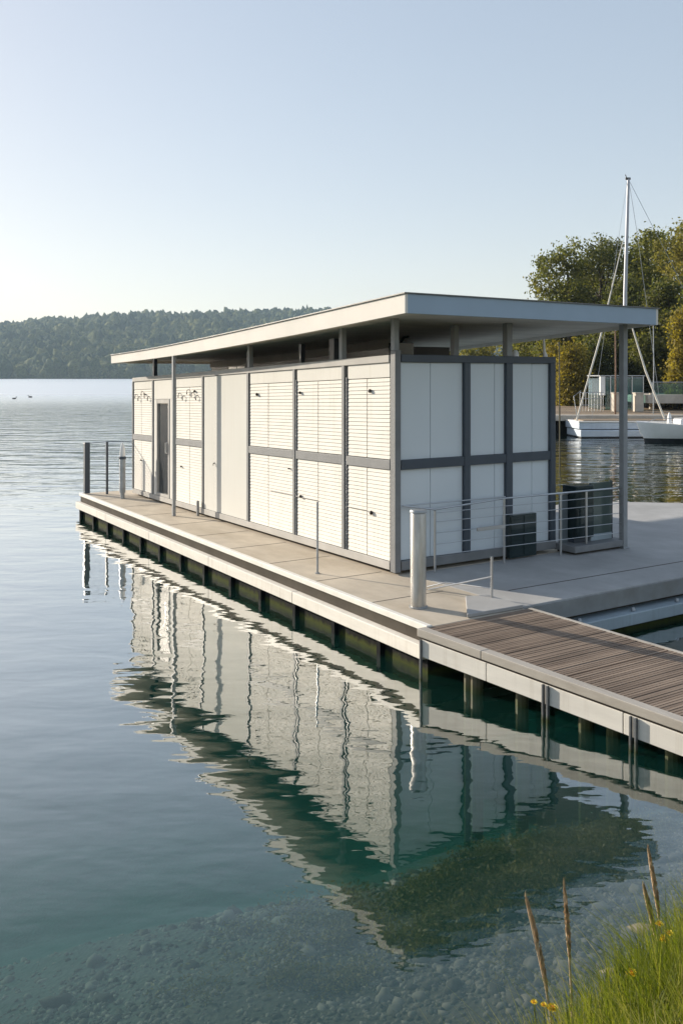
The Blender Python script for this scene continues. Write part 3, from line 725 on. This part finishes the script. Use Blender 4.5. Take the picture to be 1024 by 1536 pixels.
def seed_stalk(x, y, h, lean, head, label, rz=0):
    z = float(ground(np.array([x]), np.array([y]))[0])
    t = tag(empty('seed_stalk', (x, y, z)), label, 'grass stalk', 'tall dry grass stalks on the shore')
    pts = [(lean[0]*q**1.5, lean[1]*q**1.5, h*q) for q in (0,.25,.5,.7,.85,1.)]
    MB().tube(pts, [.006,.0055,.005,.004,.003,.002], 6).build('stem', 'straw', t)
    q0 = 1-head; q = MB(); rr = random.Random(int(x*1000)); k = 110
    sp = lambda f: Vector((lean[0]*f**1.5, lean[1]*f**1.5, h*f))
    for i in range(k):
        f = q0 + head*i/k; c = sp(f); wid = .011*math.sin(math.pi*min(1,(i/k)*.85+.12))+.002
        a = rr.uniform(0,6.28); d = Vector((math.cos(a),math.sin(a),0))
        p1 = c + d*wid*.3; p2 = c + d*wid*rr.uniform(.8,1.25) + Vector((0,0,.022)); sd = Vector((-d.y,d.x,0))*.0032
        p3 = c + d*wid*.5 + Vector((0,0,.045))
        q.add([p1-sd, p1+sd, p2+sd, p3, p2-sd], [(0,1,2,3,4)])
    MB.build(q.tube([sp(q0+head*j/6) for j in range(7)], [.003,.008,.009,.009,.008,.006,.002], 6), 'seed_head', 'straw', t)
    return t
seed_stalk(.94, 4.05, .62, (-.11,.08), .62, 'leftmost tall dry seed stalk leaning left over the shallows')
seed_stalk(1.06, 4.20, .60, (-.02,.08), .55, 'upright dry seed stalk standing between the leftmost stalk and the grass')
seed_stalk(1.60, 4.55, .52, (-.05,.08), .58, 'tallest dry seed stalk beside the yellow flowers at the grass edge')
seed_stalk(1.57, 4.52, .36, (-.06,.06), .60, 'short dry seed stalk crossing the stalk beside the yellow flowers')

def flower(x, y, top, tilt, label, sc=1.):
    sc *= 1.25
    z = float(ground(np.array([x-tilt]), np.array([y]))[0]); x -= tilt; h = top-z
    t = tag(empty('yellow_flower', (x, y, z)), label, 'flower', 'yellow wildflowers on the shore')
    MB().tube([(0,0,0),(tilt*.3,0,h*.5),(tilt,0,h)], [.003,.003,.0025], 6).build('stem', 'stalk', t)
    q = MB(); c = Vector((tilt,0,h))
    for i in range(11):
        a = 2*math.pi*i/11; d = Vector((math.cos(a),math.sin(a),0)); sd = Vector((-d.y,d.x,0))
        q.add([c+d*.003*sc-sd*.002*sc, c+d*.003*sc+sd*.002*sc, c+d*.016*sc+sd*.0055*sc+Vector((0,0,.006*sc)), c+d*.022*sc+Vector((0,0,.006*sc)), c+d*.016*sc-sd*.0055*sc+Vector((0,0,.006*sc))], [(0,1,2,3,4)])
    for i in range(7):
        a = 2*math.pi*i/7+.2; d = Vector((math.cos(a),math.sin(a),0)); sd = Vector((-d.y,d.x,0))
        q.add([c+sd*.002*sc, c-sd*.002*sc, c+d*.010*sc-sd*.0045*sc+Vector((0,0,.014*sc)), c+d*.013*sc+Vector((0,0,.017*sc)), c+d*.010*sc+sd*.0045*sc+Vector((0,0,.014*sc))], [(0,1,2,3,4)])
    q.build('bloom', 'petal', t)
    e = MB().lathe([(.007*sc,.002),(.008*sc,.008*sc),(.004*sc,.013*sc)], (tilt,0,h), 10).build('flower_eye', 'flowereye', t)
    return t
flower(1.495, 4.30, .375, .02, 'topmost yellow flower in the grass', .8)
flower(1.445, 4.10, .425, -.02, 'yellow flower just below the topmost bloom, left of its pair', 1.)
flower(1.485, 4.15, .425, .015, 'yellow flower touching its left neighbour near the top of the grass', .8)
flower(1.225, 3.86, .43, .02, 'lone yellow flower low in the middle of the grass', 1.)
flower(.91, 3.95, .22, -.01, 'lowest open orange-yellow flower beside the leftmost stalk', 1.)
flower(.875, 3.96, .23, -.01, 'small yellow bud between two blooms at the foot of the leftmost stalk', .6)
flower(.835, 3.97, .235, -.02, 'small dull orange bud left of the leftmost stalk', .6)

# ------------------------------------------------------------------ ducks
def duck(x, y, rz, label, sc=1.):
    q = MB().tube([(-.30,0,.08),(-.22,0,.07),(-.10,0,.05),(.05,0,.05),(.16,0,.07),(.20,0,.13),(.21,0,.20),(.24,0,.25),(.29,0,.25),(.33,0,.235),(.38,0,.225)], [.01,.06,.11,.12,.09,.055,.042,.05,.045,.022,.012], 10)
    o = q.build('duck', 'duck', smooth=True); o.location = (x, y, 0); o.rotation_euler = (0,0,rz); o.scale = (sc,)*3
    return tag(o, label, 'duck', 'ducks on the lake')
duck((22-512)/1370*118, 118, .35, 'dark duck swimming nearer the left edge of the lake', 1.0)
duck((46-512)/1370*126, 126, math.pi-.2, 'dark duck swimming lower in the water, further from the left edge', 1.1)

# ------------------------------------------------------------------ far hills with woods
def ridge(x):   # metres, at the crest
    return np.interp(x, [-1500,-900,-568,-364,-235,-46,60,200,320,600,1200], [50,64,74,89,94,95,91,80,66,48,40])
HY0, HY1 = 940., 1520.
def hill(x, y):
    t = np.clip((y-HY0)/(HY1-HY0), 0, 1.6)
    prof = np.interp(t, [0,.06,.25,.6,1.,1.6], [-.01,.02,.26,.68,1.,.85])
    return ridge(x)*prof + 9*(fbm(x/90, y/90, 3)-.47)*np.clip(t*4,0,1) - .3
hx = np.linspace(-1500, 1250, 140); hy = np.concatenate([[930.],np.linspace(940, 1900, 44)])
X, Y = np.meshgrid(hx, hy); Z = hill(X, Y); Z[0,:] = -3
idx = np.arange(X.size).reshape(X.shape)
F = np.stack([idx[:-1,:-1], idx[:-1,1:], idx[1:,1:], idx[1:,:-1]], -1).reshape(-1,4)
M['hill'] = paint('hill_ground', (.040,.055,.022), .95, var=.4, scale=.02)
tag(np_mesh('hills', np.stack([X.ravel(),Y.ravel(),Z.ravel()],1), F, 'hill', smooth=True), 'long wooded ridge across the lake', 'hills', kind='structure')
m, out, N, L = nodes('far_forest')
g = N('ShaderNodeNewGeometry'); tc = N('ShaderNodeTexCoord')
n1 = N('ShaderNodeTexNoise', Scale=.012, Detail=3.); L(tc.outputs['Object'], n1.inputs['Vector'])
n2 = N('ShaderNodeTexNoise', Scale=.5, Detail=5., Roughness=.7); L(tc.outputs['Object'], n2.inputs['Vector'])
a1 = N('ShaderNodeMath', operation='MULTIPLY_ADD'); a1.inputs[1].default_value = .5; L(g.outputs['Random Per Island'], a1.inputs[0]); L(n1.outputs['Fac'], a1.inputs[2])
rp = ramp(N, [(.3,(.010,.022,.010)),(.58,(.028,.048,.016)),(.72,(.06,.08,.026)),(.95,(.13,.135,.045))]); L(a1.outputs[0], rp.inputs[0])
mm = N('ShaderNodeMix', data_type='RGBA', blend_type='MULTIPLY'); mm.inputs['Factor'].default_value = 1.; L(rp.outputs[0], mm.inputs[6]); r2 = ramp(N, [(.35,(.5,.5,.5)),(.65,(1.3,1.3,1.3))]); L(n2.outputs['Fac'], r2.inputs[0]); L(r2.outputs[0], mm.inputs[7])
bs = N('ShaderNodeBsdfPrincipled', Roughness=.9); bs.inputs['Specular IOR Level'].default_value = .1; L(mm.outputs[2], bs.inputs['Base Color'])
bp = N('ShaderNodeBump', Strength=1., Distance=2.); L(n2.outputs['Fac'], bp.inputs['Height']); L(bp.outputs[0], bs.inputs['Normal'])
L(bs.outputs[0], out.inputs['Surface'])
n = 15500
fx = np.concatenate([rng.uniform(-640, 160, n), rng.uniform(-1400, 1150, 3500), rng.uniform(-700,420,420)])
fy = np.concatenate([rng.uniform(946, 1560, n), rng.uniform(946, 1560, 3500), rng.uniform(941,952,420)])
rr = rng.uniform(2.6, 6.2, len(fx))*(.75+.75*fbm(fx/45, fy/45, 61)); rr[-420:] = rng.uniform(3.,7.5,420)
tall = rng.uniform(.8, 1.9, len(fx))
P = np.stack([fx, fy, hill(fx,fy)+rr*tall*.75], 1)
S = np.stack([rr, rr, rr*tall], 1)
V, F = scatter_blobs(P, S, I2, .32, True, 3.4)
tag(np_mesh('hill_woods', V, F, m, smooth=False), 'dense green woods covering the far hills', 'woods', kind='stuff')

# ------------------------------------------------------------------ harbour on the right
tag(MB().prism([(3,76),(3,150),(160,150),(160,44.5),(40,44.5),(30,52),(30,76)], -3, .96).build('harbour_ground', paint('harbour_soil', (.10,.09,.05), .95, var=.3, scale=.4)), 'low planted ground behind the harbour quay', 'ground', kind='structure')
qu = tag(empty('quay', (0,0,0)), 'timber-decked harbour quay with pale concrete edge', 'quay')
b = MB(); y = 46.4
while y < 76: b.box(7.5, 38, y, y+.27, .9, .985); y += .30
b.build('decking', 'quaywood', qu)
MB().box(7.4, 40, 45.6, 46.38, .72, 1.0).build('edge_beam', 'quayedge', qu, .02)
MB().box(7.8, 40, 46.2, 75.9, -2, .70).build('quay_wall', 'black', qu)
for x in np.arange(8.2, 12, 1.3): MB().box(x, x+.16, 45.7, 45.95, -2, .715).build('fender_pile', 'rib', qu)
# terrace with glass
te = tag(empty('terrace', (0,0,0)), 'raised pale terrace slab with blue-green glass balustrade above the quay', 'terrace')
MB().prism([(17.6,52.5),(40,50),(40,60),(17.6,60)], 1.38, 1.86).build('terrace_slab', 'quayedge', te, .03)
for i in range(6):
    x0 = 17.9 + i*2.2; y0 = 52.55 - (x0-17.6)*.112
    MB().add([(x0,y0,1.90),(x0+2.1,y0-.235,1.90),(x0+2.1,y0-.235,2.55),(x0,y0,2.55),(x0,y0+.03,1.90),(x0+2.1,y0-.205,1.90),(x0+2.1,y0-.205,2.55),(x0,y0+.03,2.55)], [(0,1,2,3),(7,6,5,4),(0,4,5,1),(1,5,6,2),(2,6,7,3),(3,7,4,0)]).build('glass_pane', 'seaglass', te)
    MB().box(x0-.07, x0-.02, y0-.0, y0+.05, 1.86, 2.6).build('balustrade_post', 'steelthin', te)
MB().tube([(17.8,52.5,2.6),(31,51.0,2.6)], .03, 6).build('handrail', 'steelthin', te)
for x in (18.5, 20.5, 23): MB().lathe([(.18,.0),(.18,.95)], (x,54.5,.99),10).build('support_column', 'quayedge', te)
ki = tag(empty('glass_kiosk', (15.0,53.0,.985)), 'glass-walled kiosk with white corner pillar on the quay', 'kiosk')
MB().box(.0,.28,-.02,.22,.85,1.95).build('corner_pillar', 'lamp', ki, .01)
MB().box(.3,2.5,.0,.05,.06,1.85).build('glass_pane', 'seaglass', ki)
MB().box(.0,.05,.23,2.6,.06,1.85).build('glass_pane', 'seaglass', ki)
MB().box(.29,2.5,.08,.16,.9,1.9).build('back_panel', 'bargepaint', ki)
MB().box(-.05,2.6,-.06,2.7,1.96,2.02).build('roof', 'steelgrey', ki)
for x in (.02,.55,1.1,1.8,2.45): MB().box(x,x+.05,-.05,-.002,.0,1.95 if x > .1 else .84).build('mullion', 'steelthin', ki)
for i, (x, l) in enumerate(((14.95,'pale concrete block left of the roof column on the far quay'),(16.15,'pale concrete block beside the terrace steps on the far quay'))):
    pb_ = tag(empty('concrete_block', (x,50.2,.985)), l, 'plinth', 'concrete blocks on the quay')
    MB().box(0,.72 if i == 0 else .42,0,.5,.004,1.0).build('block', 'quayedge', pb_, .02)
    MB().box(-.03,.75 if i == 0 else .45,-.03,.53,1.001,1.06).build('coping', 'quayedge', pb_, .01)
sr = tag(empty('baluster_railing', (13.3,51.0,.985)), 'thin grey baluster railing on the quay left of the kiosk', 'railing')
for i in range(9): MB().tube([(i*.17,i*.03,.0),(i*.17,i*.03,1.05)], .016, 5).build('baluster', 'steelgrey', sr)
for z in (1.05,.7,.35): MB().tube([(0,0,z),(1.4,.25,z)], .018, 5).build('rail', 'steelthin', sr)

# boats
def hull_mesh(L_, B, fb, z0, x_of=None, n=14, transom=.8, sheer=.25):
    """half-breadth loft, bow at x=0, stern at x=L_"""
    rows = []
    for i in range(n+1):
        t = i/n; hb = B/2*(1-(1-min(1,t/.55))**2.0)*(1 if t < .6 else 1-(1-transom)*((t-.6)/.4)**1.5)
        hb = max(hb, .015); top = fb + sheer*(1-t)**2
        x = L_*t - .25*(1-t)**2*0
        rake = .35*(1-t)**3
        rows.append([(x-rake*1.0, -hb, top), (x-rake*.5, -hb*.96, top*.5+z0*.1), (x, -hb*.82, .15), (x+.1*(1-t), -hb*.3, z0), (x+.1*(1-t), hb*.3, z0), (x, hb*.82, .15), (x-rake*.5, hb*.96, top*.5+z0*.1), (x-rake*1.0, hb, top)])
    return rows
def loft(rows, cols, close_ends=True):
    q = MB(); vs = []; fs = []; k = len(cols)
    for r in rows: vs += [r[c] for c in cols]
    for i in range(len(rows)-1):
        for j in range(k-1): fs.append((i*k+j, i*k+j+1, (i+1)*k+j+1, (i+1)*k+j))
    if close_ends: fs += [tuple(range(k)), tuple(range((len(rows)-1)*k, len(rows)*k))]
    return q.add(vs, fs)
def deck_mesh(rows, dz=-.03, inset=.98):
    q = MB(); vs = []; fs = []
    for r in rows: vs += [(r[0][0], r[0][1]*inset, r[0][2]+dz), (r[0][0], 0, r[0][2]+dz+.06), (r[-1][0], r[-1][1]*inset, r[-1][2]+dz)]
    for i in range(len(rows)-1):
        for j in range(2): fs.append((i*3+j, i*3+j+1, (i+1)*3+j+1, (i+1)*3+j))
    return q.add(vs, fs)
yb = tag(empty('sailing_yacht', (13.35, 40.4, .06), R(8)), 'white yacht with black underside, bow pointing left at the right edge', 'boat')
rows = hull_mesh(7.5, 2.3, .62, -.35)
loft(rows, [0,1,2]).build('hull', 'gel', yb, smooth=True); loft(rows, [5,6,7]).build('hull', 'gel', yb, smooth=True)
loft(rows, [2,3,4,5]).build('underside', 'antifoul', yb)
MB().box(7.44,7.5,-.9,.9,.02,.62).build('transom', 'gel', yb)
deck_mesh(rows, .0, 1.0).build('deck', 'gel', yb, smooth=True)
MB().prism([(1.55,-.35),(2.1,-.75),(5.6,-.8),(5.6,.8),(2.1,.75),(1.55,.35)], .70, 1.02).build('cabin', 'gel', yb, .06)
MB().tube([(1.15,-.1,.75),(1.15,-.1,1.1),(1.15,-.1,1.28)], [.12,.09,.03], 8).build('bow_roller', 'gel', yb, smooth=True)
MB().tube([(.1,-.12,.86),(.5,-.25,1.05),(1.4,-.75,1.02),(3,-1.1,.98)], .014, 6).build('guard_wire', 'steelthin', yb)
MB().box(.78,.95,-.42,-.36,.62,.74).build('cleat', 'latch', yb)

ba = tag(empty('moored_barge', (11.30, 43.5, 0), R(3)), 'long flat pale blue-grey sailing barge with a tall bare mast moored at the quay', 'boat')
q = MB().box(0, 9.0, 0, 2.2, .42, .74); q.build('hull', 'bargepaint', ba, .03)
MB().box(.05, 9.0, -.09, 2.15, .06, .385).build('lower_hull', 'bargepaint', ba, .03)
MB().box(.1, 8.9, .04, 2.1, .386, .419).build('strake_groove', 'antifoul', ba)
MB().box(.08, 8.9, -.05, 2.1, -.4, .055).build('underside', 'antifoul', ba)
MB().box(-.02, 9.0, -.03, 2.2, .741, .80).build('gunwale', 'fascia', ba, .01)
MB().box(.3, 8.8, .3, 1.95, .801, .84).build('deck', 'quaywood', ba)
mt = MB().tube([(2.55,1.0,.84),(2.60,1.0,7),(2.76,1.0,12.6)], [.105,.095,.065], 10).build('mast', 'mast', ba, smooth=True)
MB().box(2.62,2.86,.97,1.03,12.55,12.66).build('masthead', 'latch', mt)
MB().tube([(2.66,.98,12.66),(2.60,.98,12.80)], .02, 5).build('wind_vane', 'latch', mt)
MB().tube([(2.50,1.0,9.6),(1.35,.9,4.9),(.12,.8,.80)], [.02,.045,.04], 6).build('furled_sail', 'rope', ba, smooth=True)
MB().tube([(2.68,1.0,6.2),(3.5,.7,3.2),(4.35,.4,.80)], [.03,.05,.045], 6).build('spar', 'rope', ba, smooth=True)
MB().tube([(2.7,1.0,12.5),(1.1,.5,3.0),(.7,.3,.80)], .007, 4).build('stay', 'steelgrey', ba)
MB().tube([(2.8,1.0,12.5),(5.0,1.2,8.5),(8.6,1.2,.80)], .011, 4).build('stay', 'steelgrey', ba)
MB().tube([(2.8,1.0,12.4),(3.4,1.6,10.2),(4.8,1.9,.80)], .010, 4).build('stay', 'steelgrey', ba)
MB().tube([(.03,.3,.8),(-.2,.2,2.0),(.15,.2,2.25)], .02, 5).build('boarding_rail', 'steelthin', ba)

def pole(x, y, z0, z1, r, mat, label):
    t = tag(empty('mooring_pole', (x,y,z0)), label, 'pole', 'slim poles in the harbour')
    MB().tube([(0,0,0),(.02,0,(z1-z0)*.5),(0,0,z1-z0)], [r, r*.9, r*.75], 7).build('shaft', mat, t, smooth=True)
    MB().lathe([(r*.8,0),(r*1.2,.02),(r*.9,.07),(.004,.08)], (0,0,z1-z0), 8).build('cap', mat, t)
pole((838-512)/1370*33, 33, -2.5, 4.1, .032, 'pile', 'slim dark mooring pole in the water right beside the pavilion end wall')
pole((922-512)/1370*47, 47.0, .985, 5.6, .05, 'rust', 'slim rusty pole on the quay left of the roof column')
pole((981-512)/1370*47, 47.2, .985, 5.6, .03, 'steelgrey', 'slim grey pole on the quay under the roof corner')

# ------------------------------------------------------------------ trees
def crown_mesh(seed, lobes, n_clump, per, leaf, flat=.85):
    """leaf clumps spread through a union of lobes: (x,y,z,rx,rz)"""
    g = np.random.default_rng(seed); lobes = np.array(lobes)
    wgt = lobes[:,3]**2*lobes[:,4]; wgt = wgt/wgt.sum()
    which = g.choice(len(lobes), n_clump, p=wgt); Lb = lobes[which]
    d = g.normal(0,1,(n_clump,3)); d /= np.linalg.norm(d,axis=1,keepdims=True)
    r = g.uniform(.35,1.,n_clump)**.45*g.uniform(.85,1.12,n_clump)
    C = Lb[:,:3] + d*r[:,None]*np.stack([Lb[:,3],Lb[:,3],Lb[:,4]],1)
    cr_ = g.uniform(.28,.62,n_clump)*(lobes[:,3].mean()/2.2)**.5
    P = np.repeat(C,per,0) + g.normal(0,1,(n_clump*per,3))*np.repeat(cr_,per)[:,None]*np.array([1,1,flat])
    n = len(P)
    a = g.normal(0,1,(n,3)); a /= np.linalg.norm(a,axis=1,keepdims=True)
    b_ = g.normal(0,1,(n,3)); b_ = np.cross(a,b_); b_ /= np.linalg.norm(b_,axis=1,keepdims=True)
    s = leaf*g.uniform(.6,1.35,n)[:,None]
    V = np.stack([P-a*s, P+b_*s*.55, P+a*s, P-b_*s*.55],1).reshape(-1,3)
    return V, np.arange(n*4).reshape(-1,4)
def tree(x, y, z, H, rad, seed, mat, label, low=.12, nc=420, per=44, leaf=.125, name='broadleaf_tree', group='trees behind the harbour'):
    g = random.Random(seed)
    t = tag(empty(name, (x,y,z)), label, 'tree', group)
    lobes = []; limbs = MB()
    tr_ = [(0,0,-.3),(g.uniform(-.2,.2),g.uniform(-.2,.2),H*.3),(g.uniform(-.4,.4),g.uniform(-.4,.4),H*.62),(g.uniform(-.5,.5),g.uniform(-.5,.5),H*.9)]
    limbs.tube(tr_, [H*.022,H*.018,H*.012,H*.004], 8)
    k = max(9, int(H*1.25))
    for i in range(k):
        f = low + (1-low-.10)*(i+.5)/k
        prof = math.sin(math.pi*min(1,(f*.80+.16)))**.7
        a = i*2.4 + g.uniform(-.5,.5); rr = rad*prof*g.uniform(.35,.72)
        c = (rr*math.cos(a), rr*math.sin(a), H*f)
        s = rad*g.uniform(.30,.48)*(1.05-.35*f)
        lobes.append((*c, s, s*g.uniform(.8,1.25)))
        b0 = Vector((tr_[1][0]*f,tr_[1][1]*f,max(.5,H*f*.72))); limbs.tube([b0, b0.lerp(Vector(c),.55)+Vector((0,0,.15)), Vector(c)], [H*.007,H*.005,H*.0015], 5)
    lobes.append((g.uniform(-.3,.3),0,H*.93,rad*.28,rad*.34))
    limbs.build('trunk', 'bark', t)
    V, F = crown_mesh(seed, lobes, nc, per, leaf)
    np_mesh('crown', V, F, mat, t)
    return t
def at(px, d): return ((px-512)/1370*d, d)
TR = [  # px, depth, height, radius, material, label
    (812, 78, 8.2, 3.0, 'leaf_green', 'lowest green tree at the left end of the harbour trees', 260),
    (850, 74, 12.6, 3.6, 'leaf_green', 'tall green tree rising just behind the roof edge, second from the left', 430),
    (905, 76, 13.8, 3.8, 'leaf_dark', 'tall dark green tree directly behind the barge mast', 460),
    (972, 72, 13.4, 3.3, 'leaf_green', 'tall bushy tree just right of the barge mast', 430),
    (1030, 66, 12.9, 3.6, 'leaf_far', 'tall yellowish tree cut by the right edge', 430),
    (1105, 70, 13.5, 4.0, 'leaf_green', 'tall tree standing out beyond the right edge', 380),
    (878, 88, 13.2, 3.9, 'leaf_dark', 'tall dark tree filling the gap behind the second tree', 420),
    (940, 90, 15.0, 4.2, 'leaf_dark', 'tall dark tree filling the gap right behind the mast top stays', 420),
    (1000, 84, 15.0, 4.0, 'leaf_green', 'tall green tree set back behind the mast and right edge trees', 420),
    (940, 64, 8.6, 2.9, 'leaf_dark', 'dark mid-height tree below the tall trees behind the roof column', 400),
    (1000, 60, 8.0, 2.8, 'leaf_dark', 'dark mid-height tree behind the glass terrace', 400),
    (1062, 58, 8.6, 3.0, 'leaf_dark', 'dark mid-height tree beyond the right end of the terrace', 340),
]
for i, (px, d, H, rad, mt_, lb_, nc) in enumerate(TR):
    x, y = at(px, d); tree(x, y, .9, H, rad, 100+i, mt_, lb_, .10, nc)
def bush(px, d, H, rad, seed, mat, label, nc=300, z=.9):
    g = random.Random(seed); x, y = at(px, d)
    t = tag(empty('tall_bush', (x,y,z)), label, 'bush', 'columnar bushes along the quay')
    lobes = [(g.uniform(-.25,.25)*rad, g.uniform(-.25,.25)*rad, H*f, rad*(.85 if f < .8 else .6), H*.16) for f in (.12,.3,.48,.66,.84)]
    s = MB()
    for k in range(4): s.tube([(0,0,-.2),(g.uniform(-.3,.3)*rad,g.uniform(-.3,.3)*rad,H*.5),(g.uniform(-.5,.5)*rad,g.uniform(-.5,.5)*rad,H*.85)], [.07,.05,.02], 5)
    s.build('stems', 'bark', t)
    V, F = crown_mesh(seed, lobes, nc, 40, .095)
    np_mesh('foliage', V, F, mat, t)
bush(858, 61, 4.4, 1.05, 201, 'leaf_gold', 'golden columnar bush right of the pavilion end wall')
bush(834, 66, 4.2, 1.0, 202, 'leaf_gold', 'golden bush half hidden by the pavilion end wall', 260)
bush(893, 62, 4.6, 1.1, 203, 'leaf_dark', 'dark green bush between the golden bush and the roof column')
bush(921, 63, 4.0, 1.0, 204, 'leaf_dark', 'dark bush directly behind the glass kiosk')
bush(1022, 55, 5.6, .8, 205, 'leaf_gold', 'golden bush at the right edge above the terrace', 260, 1.5)
# far treeline seen through the gap under the roof
n = 170; lob = []
g = random.Random(5)
for i in range(70):
    x = 4 + 42*(i+.5)/70; lob.append((x, g.uniform(98,112), g.uniform(1.6, 6.4), g.uniform(1.3,2.4), g.uniform(1.2,2.2)))
V, F = crown_mesh(301, lob, 1300, 40, .19)
tag(np_mesh('far_treeline', V, F, 'leaf_far'), 'distant yellow-green treeline seen under the roof', 'trees', kind='stuff')

# ------------------------------------------------------------------ air
HAZE = .00016
if HAZE:
    m, out, N, L = nodes('haze')
    pv = N('ShaderNodeVolumePrincipled', Density=HAZE, Anisotropy=.2); pv.inputs['Color'].default_value = (.62,.82,1,1)
    L(pv.outputs[0], out.inputs['Volume'])
    hz = MB().box(-1760, 1760, -70, 1960, -8, 150).build('haze', m)
    tag(hz, 'thin pale summer haze over the lake', 'haze', kind='stuff')

# ------------------------------------------------------------------ sun, sky, camera
SUN_EL = 17.0
svec = Vector((-(-.917*-sa + .40*ca), -(-.917*ca + .40*sa), 0)).normalized()   # towards the sun, in plan
az = math.atan2(svec.x, svec.y)
w = bpy.data.worlds.new('World'); SC.world = w; w.use_nodes = True
nt = w.node_tree; bg = nt.nodes['Background']; sky = nt.nodes.new('ShaderNodeTexSky')
sky.sky_type = 'NISHITA'; sky.sun_disc = False; sky.sun_elevation = R(SUN_EL); sky.sun_rotation = az
sky.air_density = 1.0; sky.dust_density = .75; sky.ozone_density = 1.0; sky.altitude = 0
gm = nt.nodes.new('ShaderNodeGamma'); gm.inputs[1].default_value = .45; nt.links.new(sky.outputs[0], gm.inputs[0])     # softer contrast of a hazy summer sky
vm = nt.nodes.new('ShaderNodeVectorMath'); vm.operation = 'MULTIPLY'; vm.inputs[1].default_value = (1.76, 1.65, 1.64)
hsv = nt.nodes.new('ShaderNodeHueSaturation'); hsv.inputs['Saturation'].default_value = 1.25; nt.links.new(gm.outputs[0], hsv.inputs['Color']); nt.links.new(hsv.outputs[0], vm.inputs[0])
nt.links.new(vm.outputs[0], bg.inputs[0]); bg.inputs[1].default_value = .12
sd = bpy.data.lights.new('sun', 'SUN'); sd.energy = 3.7; sd.angle = R(.5); sd.color = (1.0, .895, .745)
so_ = bpy.data.objects.new('sun', sd); COL.objects.link(so_)
sv = Vector((svec.x*math.cos(R(SUN_EL)), svec.y*math.cos(R(SUN_EL)), math.sin(R(SUN_EL))))
so_.rotation_euler = sv.to_track_quat('Z', 'Y').to_euler(); so_.location = (-20, 30, 30)

cam = bpy.data.cameras.new('camera'); co = bpy.data.objects.new('camera', cam); COL.objects.link(co)
co.location = (0, 0, 2.96); co.rotation_euler = (R(90), 0, 0)
cam.sensor_fit = 'VERTICAL'; cam.sensor_height = 36; cam.lens = 1370/1536*36; cam.shift_y = -204/1536
cam.clip_start = .05; cam.clip_end = 6000
SC.camera = co
SC.view_settings.view_transform = 'Standard'; SC.view_settings.look = 'None'; SC.view_settings.exposure = 1.02; SC.view_settings.gamma = 1
SC.cycles.use_denoising = True
SC.cycles.max_bounces = 10; SC.cycles.transparent_max_bounces = 12; SC.cycles.volume_bounces = 1
SC.cycles.caustics_reflective = False; SC.cycles.caustics_refractive = False
